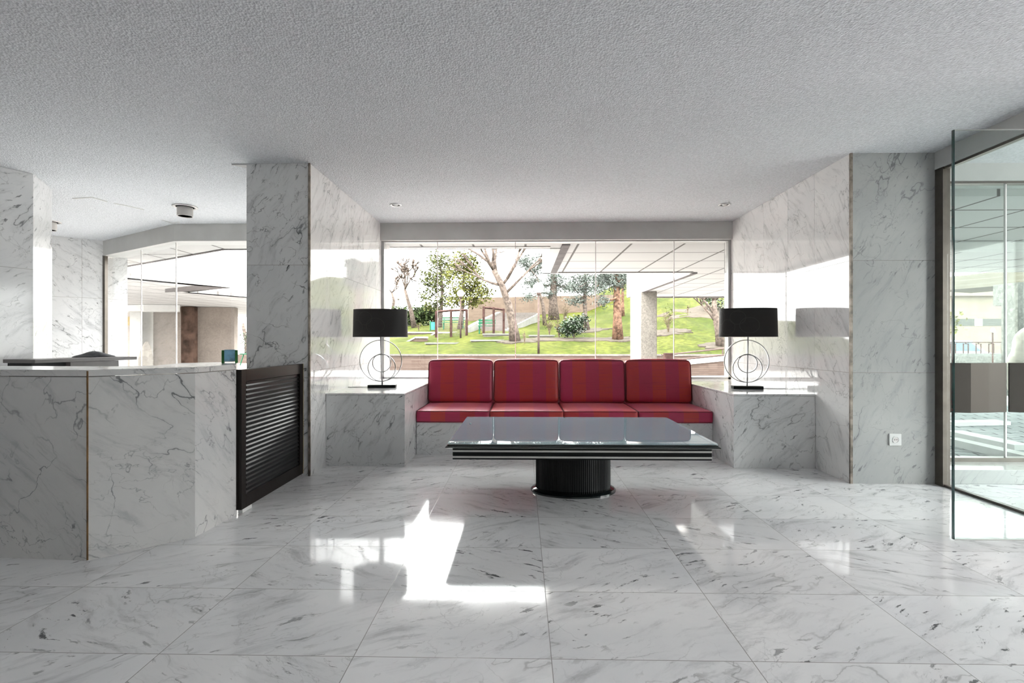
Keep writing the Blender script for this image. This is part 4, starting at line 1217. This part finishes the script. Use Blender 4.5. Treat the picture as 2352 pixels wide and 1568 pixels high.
# brick terrace walls with sloping copings at the left
def terrace(pts, Y, t, hgt, label, name='terrace_wall'):
    P = [wy(a, b, Y) for a, b in pts]
    r = empty(name, (P[0].x, Y, 0), label, 'wall', 'brick terrace walls')
    mb, mc = MB(), MB(); L = [p - r.location for p in P]
    for a, b in zip(L, L[1:]):
        quadwall(mb, (a.x, 0), (b.x, 0), a.z - hgt, a.z - .08, b.z - hgt, b.z - .08, t)
        quadwall(mc, (a.x - .02, -.06), (b.x + .02, -.06), a.z - .08, a.z, b.z - .08, b.z, t + .12)
    mb.build('brick_face', M['brick'], r); mc.build('coping', M['kerb'], r)
terrace([(880, 762), (932, 762), (1066, 762)], 33.5, .35, 1.2, 'long brick terrace wall behind the frames and the bin')
terrace([(978, 776), (1002, 761)], 32.5, .3, .9, 'short sloping white coped wall right of the lamp shade, upper one')
terrace([(924, 789), (954, 773), (980, 773)], 28.5, .35, .9, 'sloping white coped brick wall right of the lamp shade, lower one')
# stairs
sr = empty('garden_stairs', (-1.8, 33, 0), 'long flight of garden steps rising to the tan wall', 'stairs')
steps = 14
mb = MB()
for k in range(steps):
    f0 = k / steps; y0 = 6.2 * f0; zt = 2.06 + (3.55 - 2.06) * (k + 1) / steps
    mb.box(-.9 + 1.05 * f0, .85 + 2.25 * f0, y0, 6.3, zt - (.9 if k == 0 else .16), zt)
mb.build('steps', M['coping'], sr)
def cheek(ax, ay, bx, by, Y0, Y1):
    mb = MB(); a, b = wy(ax, ay, Y0) - sr.location, wy(bx, by, Y1) - sr.location
    quadwall(mb, (a.x, a.y), (b.x, b.y), a.z - .9, a.z, b.z - 1.2, b.z, .3); mb.build('cheek_wall', M['slab_top'], sr)
cheek(1078, 752, 1098, 740, 32.6, 34.5); cheek(1098, 740, 1150, 716, 34.5, 39.3); cheek(1166, 757, 1240, 719, 32.7, 39.3)

# tan wall, far white house
tw0, tw1 = wy(1075, 690, 47), wy(1445, 690, 44)
mb = MB(); quadwall(mb, (0, 0), (tw1.x - tw0.x, -3), 1.5, wy(1075, 684, 47).z, 1.5, wy(1445, 676, 44).z, .4)
tag(mb.build('garden_wall', M['tan'], loc=(tw0.x, 47, 0)), 'tall tan brick wall behind the pines and the stairs', 'wall')
a, b = wy(1370, 640, 60), wy(1520, 640, 60)
r = empty('far_house', ((a.x + b.x) / 2, 60, 0), 'white rendered house with ribbed upper part beyond the pines', 'building')
w = (b.x - a.x) / 2
MB().box(-w, w, 0, 8, 0, wy(1400, 668, 60).z).build('walls', M['white_wall'], r)
MB().box(-w * .1, w * 1.2, .0, 8, wy(1400, 668, 60).z, wy(1400, 600, 60).z).build('ribbed_storey', M['corr'], r)

# ------------------------------------------------------------------ left: opposite wing of the building seen over the counter
f0, f1 = wz(255, 634, SZ), wz(531, 660.5, SZ)
wg = empty('opposite_wing', (f1.x, f1.y, 0), 'white building wing with deep panelled soffit across the court', 'building')
o_ = wg.location
def rel(v): return (v.x - o_.x, v.y - o_.y)
g0, g1 = wz(434, 671, SZ), wz(620, 686, SZ)
A0, A1 = rel(f0), rel(f1)
B1 = rel(g1)
N = Vector((A1[0] - A0[0], A1[1] - A0[1])).normalized()
kink = rel(wz(430, 700, SZ))
G0 = rel(g0)
MB().prism([A0, A1, G0, B1, (B1[0] - 5, B1[1] + 12), (A0[0] - 6, A0[1] + 22), (A0[0] - 8, A0[1] + .5)], SZ, SZ + .1).build('soffit', M['soffit'], wg)
mb = MB()
slanted(mb, (A0[0] - 6, A0[1] - .6), A0, SZ + .0, SZ + 3.4, .3); slanted(mb, A0, A1, SZ + .0, SZ + 3.4, .3)
slanted(mb, A1, G0, SZ, SZ + 3.4, .3)
slanted(mb, G0, B1, SZ, SZ + 3.6, .3); slanted(mb, B1, (B1[0] - 5, B1[1] + 12), SZ, SZ + 3.6, .3)
mb.build('fascia', M['fascia'], wg)
q = [rel(wz(*k, SZ)) for k in ((379, 663), (449, 655.5), (529, 661), (439, 668), (379, 671))]
tr = MB().prism(q[::-1], SZ - .006, SZ + .02); tr.build('light_trough', M['trough'], wg)
def far_wall(px0, px1, Y0, Y1, m, label, z1=SZ - .012, name='court_wall', t=.4, cat='wall'):
    a, b = wy(px0, YH, Y0), wy(px1, YH, Y1)
    mb = MB(); slanted(mb, (0, 0), (b.x - a.x, b.y - a.y), -.02, z1, t)
    return tag(mb.build(name, M[m], loc=(a.x, a.y, 0)), label, cat)
far_wall(200, 314, 19.6, 19.5, 'concrete_w', 'tan concrete wall with an ochre plate at the far left of the court')
far_wall(325, 352, 19.0, 19.9, 'beam', 'narrow grey return wall beside the bright gap in the court')
far_wall(352, 416, 19.4, 19.2, 'concrete_w', 'speckled beige court wall left of the rust stained column')
far_wall(444, 538, 18.9, 19.2, 'concrete_w', 'speckled beige court wall right of the rust stained column')
a, b = wy(415, YH, 18.6), wy(447, YH, 18.6)
tag(MB().box(a.x, b.x - .1, 18.6, 19.1, -.02, SZ - .012).build('rusty_column', M['rust_col'], bevel=.02), 'rust stained brown column under the opposite soffit', 'column')
p = wy(303, 737, 19.4)
tag(MB().box(p.x - .14, p.x + .14, 19.36, 19.40, p.z - .17, p.z + .17).build('wall_plate', M['sign']), 'small ochre plate on the far left court wall', 'sign')
struct(MB().prism([xy(wy(200, YH, 18.6)), xy(wy(330, YH, 17.6)), xy(wy(413, YH, 18.0)), xy(wy(413, YH, 18.5)), xy(wy(330, YH, 18.3)), xy(wy(200, YH, 19.2))], SZ - .24, SZ - .012).build('beam_outside', M['beam']))
# white standing rock and stones on the court ground
bm = bmesh.new(); bmesh.ops.create_icosphere(bm, subdivisions=4, radius=1)
for v in bm.verts:
    n_ = v.co.normalized(); f = 1 + .05 * math.sin(6 * n_.x + 3 * n_.z) + .04 * math.sin(9 * n_.y - 5 * n_.z)
    t_ = (n_.z + 1) / 2
    v.co = Vector((n_.x * .27 * f * (1 - .45 * t_), n_.y * .25 * f * (1 - .45 * t_), (n_.z * .5 + .5) * 1.30))
p = wy(332, YH, 16.5)
o = bm_obj(bm, 'standing_rock', M['rock']); o.location = (p.x, p.y, -.05); o.rotation_euler = (0, .05, .4)
tag(o, 'tall white standing rock behind the slanted court window', 'rock')
rs = random.Random(4)
labs = ['largest pale stone lying by the standing rock', 'pale rounded stone in the middle of the low row over the counter', 'small pale stone at the right end of the low row over the counter']
for (px_, s_, lb) in zip((352, 374, 391), (.17, .13, .10), labs):
    bm = bmesh.new(); bmesh.ops.create_icosphere(bm, subdivisions=3, radius=1)
    for v in bm.verts:
        v.co = Vector((v.co.x * s_ * 1.3, v.co.y * s_, (v.co.z * .8 + .7) * s_)) * (1 + .12 * math.sin(5 * v.co.x + 4 * v.co.y))
    p = wy(px_, YH, 15.2); o = bm_obj(bm, 'stone', M['rock']); o.location = (p.x, p.y, .185 + .0)
    tag(o, lb, 'stone', 'pale stones on the court kerb')
tag(MB().box(wy(300, YH, 15).x, wy(430, YH, 15).x, 14.9, 15.6, -.02, .18).build('stone_bed', M['coping']), 'low stone bed carrying the pale stones outside the court window', 'kerb')

# street seen past the left pier
p = wy(541, 735, 31)
r = empty('lantern_post', (p.x, 30, 0), 'box lantern on a thin post seen beside the left pier', 'street lamp')
MB().box(-.14, .14, -.14, .14, 2.2, 2.75).build('lantern', M['white_plastic'], r); MB().tube([(-.05, 0, 0), (-.05, 0, 2.2)], .03, 8).build('post', M['post'], r)
p = wy(556, 800, 33)
r = empty('street_tree', (p.x + .35, 33, 0), 'ivy clad tree trunk seen in the gap beside the left pier', 'tree')
MB().tube([(0, 0, 0), (-.05, 0, 1.3), (-.2, 0, 2.0), (-.3, 0, 2.5)], [.16, .14, .12, .1], 8).build('trunk', M['bark'], r, smooth=True)
fb = MB(); Rr = random.Random(61); leaf_quads(fb, [Vector((Rr.gauss(0, .22), Rr.gauss(0, .22), Rr.uniform(.1, 1.9))) for _ in range(420)], .07, Rr)
o = fb.build('ivy', M['shrub'], r); o['kind'] = 'stuff'
p = wy(560, 810, 26)
r = empty('street_bench', (p.x + .1, 26, 0), 'green slanting bench leg seen between the box and the left pier', 'bench')
MB().tube([(-.3, 0, 0), (-.1, 0, .62)], .03, 6).build('leg', M['green_paint'], r); MB().box(-.2, 1.2, -.2, .2, .58, .63).build('seat', M['green_paint'], r)
far_wall(525, 640, 29.0, 29.2, 'brick', 'low brick kerb wall along the street past the left pier', z1=.5)

# ------------------------------------------------------------------ right: street side past the vestibule glass
ca, cb = wy(2150, 668, 13.3), wy(2420, 654, 11.2)
mb = MB(); quadwall(mb, (0, 0), (cb.x - ca.x, cb.y - ca.y), 2.56, 2.90, 2.56, 2.92, 1.5)
tag(mb.build('ribbed_canopy', M['corr'], loc=(ca.x, ca.y, 0)), 'beige ribbed canopy edge beyond the vestibule glass', 'canopy')
pr = empty('street_pillar', (11.06, 11.3, 0), 'rough grey concrete pillar with a stepped head past the outer glass', 'pillar')
MB().box(0, .42, 0, .38, -.02, 2.06).build('shaft', M['concrete_d'], pr); MB().box(0, .42, .0, .58, 2.06, 2.55).build('head', M['concrete_d'], pr)
hx0, hx1 = wy(2120, YH, 34), wy(2360, YH, 34)
r = empty('street_house', (hx0.x, 34, 0), 'cream house with strip windows across the street', 'building')
L_ = hx1.x - hx0.x + 14
MB().box(-4, L_, 0, 6, 0, wy(2200, 680, 34).z).build('walls', M['cream'], r)
MB().box(-4, L_, -.25, 6.2, wy(2200, 680, 34).z, wy(2200, 660, 34).z).build('roof_band', M['cream'], r)
zw0, zw1 = wy(2200, 748, 34).z, wy(2200, 732, 34).z
MB().box(1.2, L_, -.02, .05, zw0, zw1).build('window_strip', M['strip_glass'], r)
MB().box(3.4, 3.9, -.04, .04, zw0, zw1).build('window_post', M['white_plastic'], r)
MB().box(0, L_, -.06, -.02, 0, wy(2200, 757, 34).z).build('garage_doors', M['cream'], r)
# railing
r = empty('street_railing', (wy(2180, YH, 17).x, 17, 0), 'dark iron railing on a low wall along the street', 'railing')
L_ = 6.0; zt, zb = wy(2200, 785, 17).z, wy(2200, 808, 17).z
MB().box(-1, L_, -.15, .15, 0, zb - .05).build('low_wall', M['concrete_d'], r)
MB().box(-1, L_, -.02, .02, zt - .03, zt).build('top_rail', M['rust'], r)
for k in range(16):
    x = -.8 + k * .42
    m_ = MB()
    m_.box(x, x + .022, -.012, .012, zb - .06, zt - .06).box(x + .16, x + .182, -.012, .012, zb - .06, zt - .06).box(x, x + .182, -.012, .012, zt - .075, zt - .055).box(x + .08, x + .10, -.012, .012, zt - .06, zt - .02)
    m_.build('baluster', M['rust'], r)
p = wy(2280, 760, 16.5)
r = empty('round_sign', (p.x, 16.5, 0), 'small round sign on a thin post before the railing', 'sign')
MB().tube([(0, 0, 0), (0, 0, p.z)], .02, 8).build('post', M['rust'], r)
o = MB().lathe([(0, 0), (.075, 0), (.075, .02), (0, .02)], 20).build('disc', M['white_plastic'], r); o.rotation_euler = (math.pi / 2, 0, 0); o.location = (0, 0, p.z + .03)
# parked car beyond the railing
p = wy(2195, YH, 24)
r = empty('parked_car', (p.x - .6, 24, -.122), 'silver parked car behind the iron railing', 'car')
def extr(prof, y0, y1):
    mb = MB(); n = len(prof)
    for y in (y0, y1):
        for x, z in prof: mb.v.append((x, y, z))
    mb.face(list(range(n))); mb.face(list(range(2 * n - 1, n - 1, -1)))
    for k in range(n): mb.face((k, n + k, n + (k + 1) % n, (k + 1) % n))
    return mb
extr([(-2.1, .3), (2.1, .3), (2.15, .75), (1.3, .9), (.6, 1.42), (-1.0, 1.45), (-1.8, .95), (-2.15, .8)], -.85, .85).build('body', M['car_paint'], r, bevel=.06)
extr([(1.05, .93), (.52, 1.36), (-.95, 1.38), (-1.5, .97)], -.865, .865).build('side_windows', M['car_glass'], r)
for x in (-1.3, 1.3):
    for y in (-.8, .8):
        o = MB().lathe([(0, -.1), (.32, -.1), (.32, .1), (0, .1)], 24).build('wheel', M['tyre'], r); o.rotation_euler = (math.pi / 2, 0, 0); o.location = (x, y, .32)
# shrub by the glass
p = wy(2188, 735, 14)
r = empty('street_shrub', (p.x - .1, 14, 0), 'bright green leafy shoot at the edge of the marble pier outside', 'shrub')
MB().tube([(0, 0, 0), (0, 0, 1.5), (.05, 0, 1.95)], [.03, .02, .01], 6).build('stem', M['twig'], r)
fb = MB(); Rr = random.Random(71); leaf_quads(fb, [Vector((Rr.gauss(.06, .12), Rr.gauss(0, .12), Rr.uniform(1.45, 2.05))) for _ in range(110)], .05, Rr)
o = fb.build('foliage', M['leaf_y'], r); o['kind'] = 'stuff'
bm = bmesh.new(); bmesh.ops.create_icosphere(bm, subdivisions=4, radius=1)
for f_ in bm.faces: f_.smooth = True
for v in bm.verts:
    n_ = v.co.normalized(); f = 1 + .12 * math.sin(5 * n_.x + 4 * n_.z); t_ = (n_.z + 1) / 2
    v.co = Vector((n_.x * .42 * f * (1 - .4 * t_), n_.y * .3 * f, (n_.z * .5 + .5) * 1.55))
p = wy(2350, YH, 9.8)
o = bm_obj(bm, 'grey_rock', M['rock']); o.location = (p.x + .12, p.y, -.03)
tag(o, 'large pale rock outside by the rough concrete pillar', 'rock')
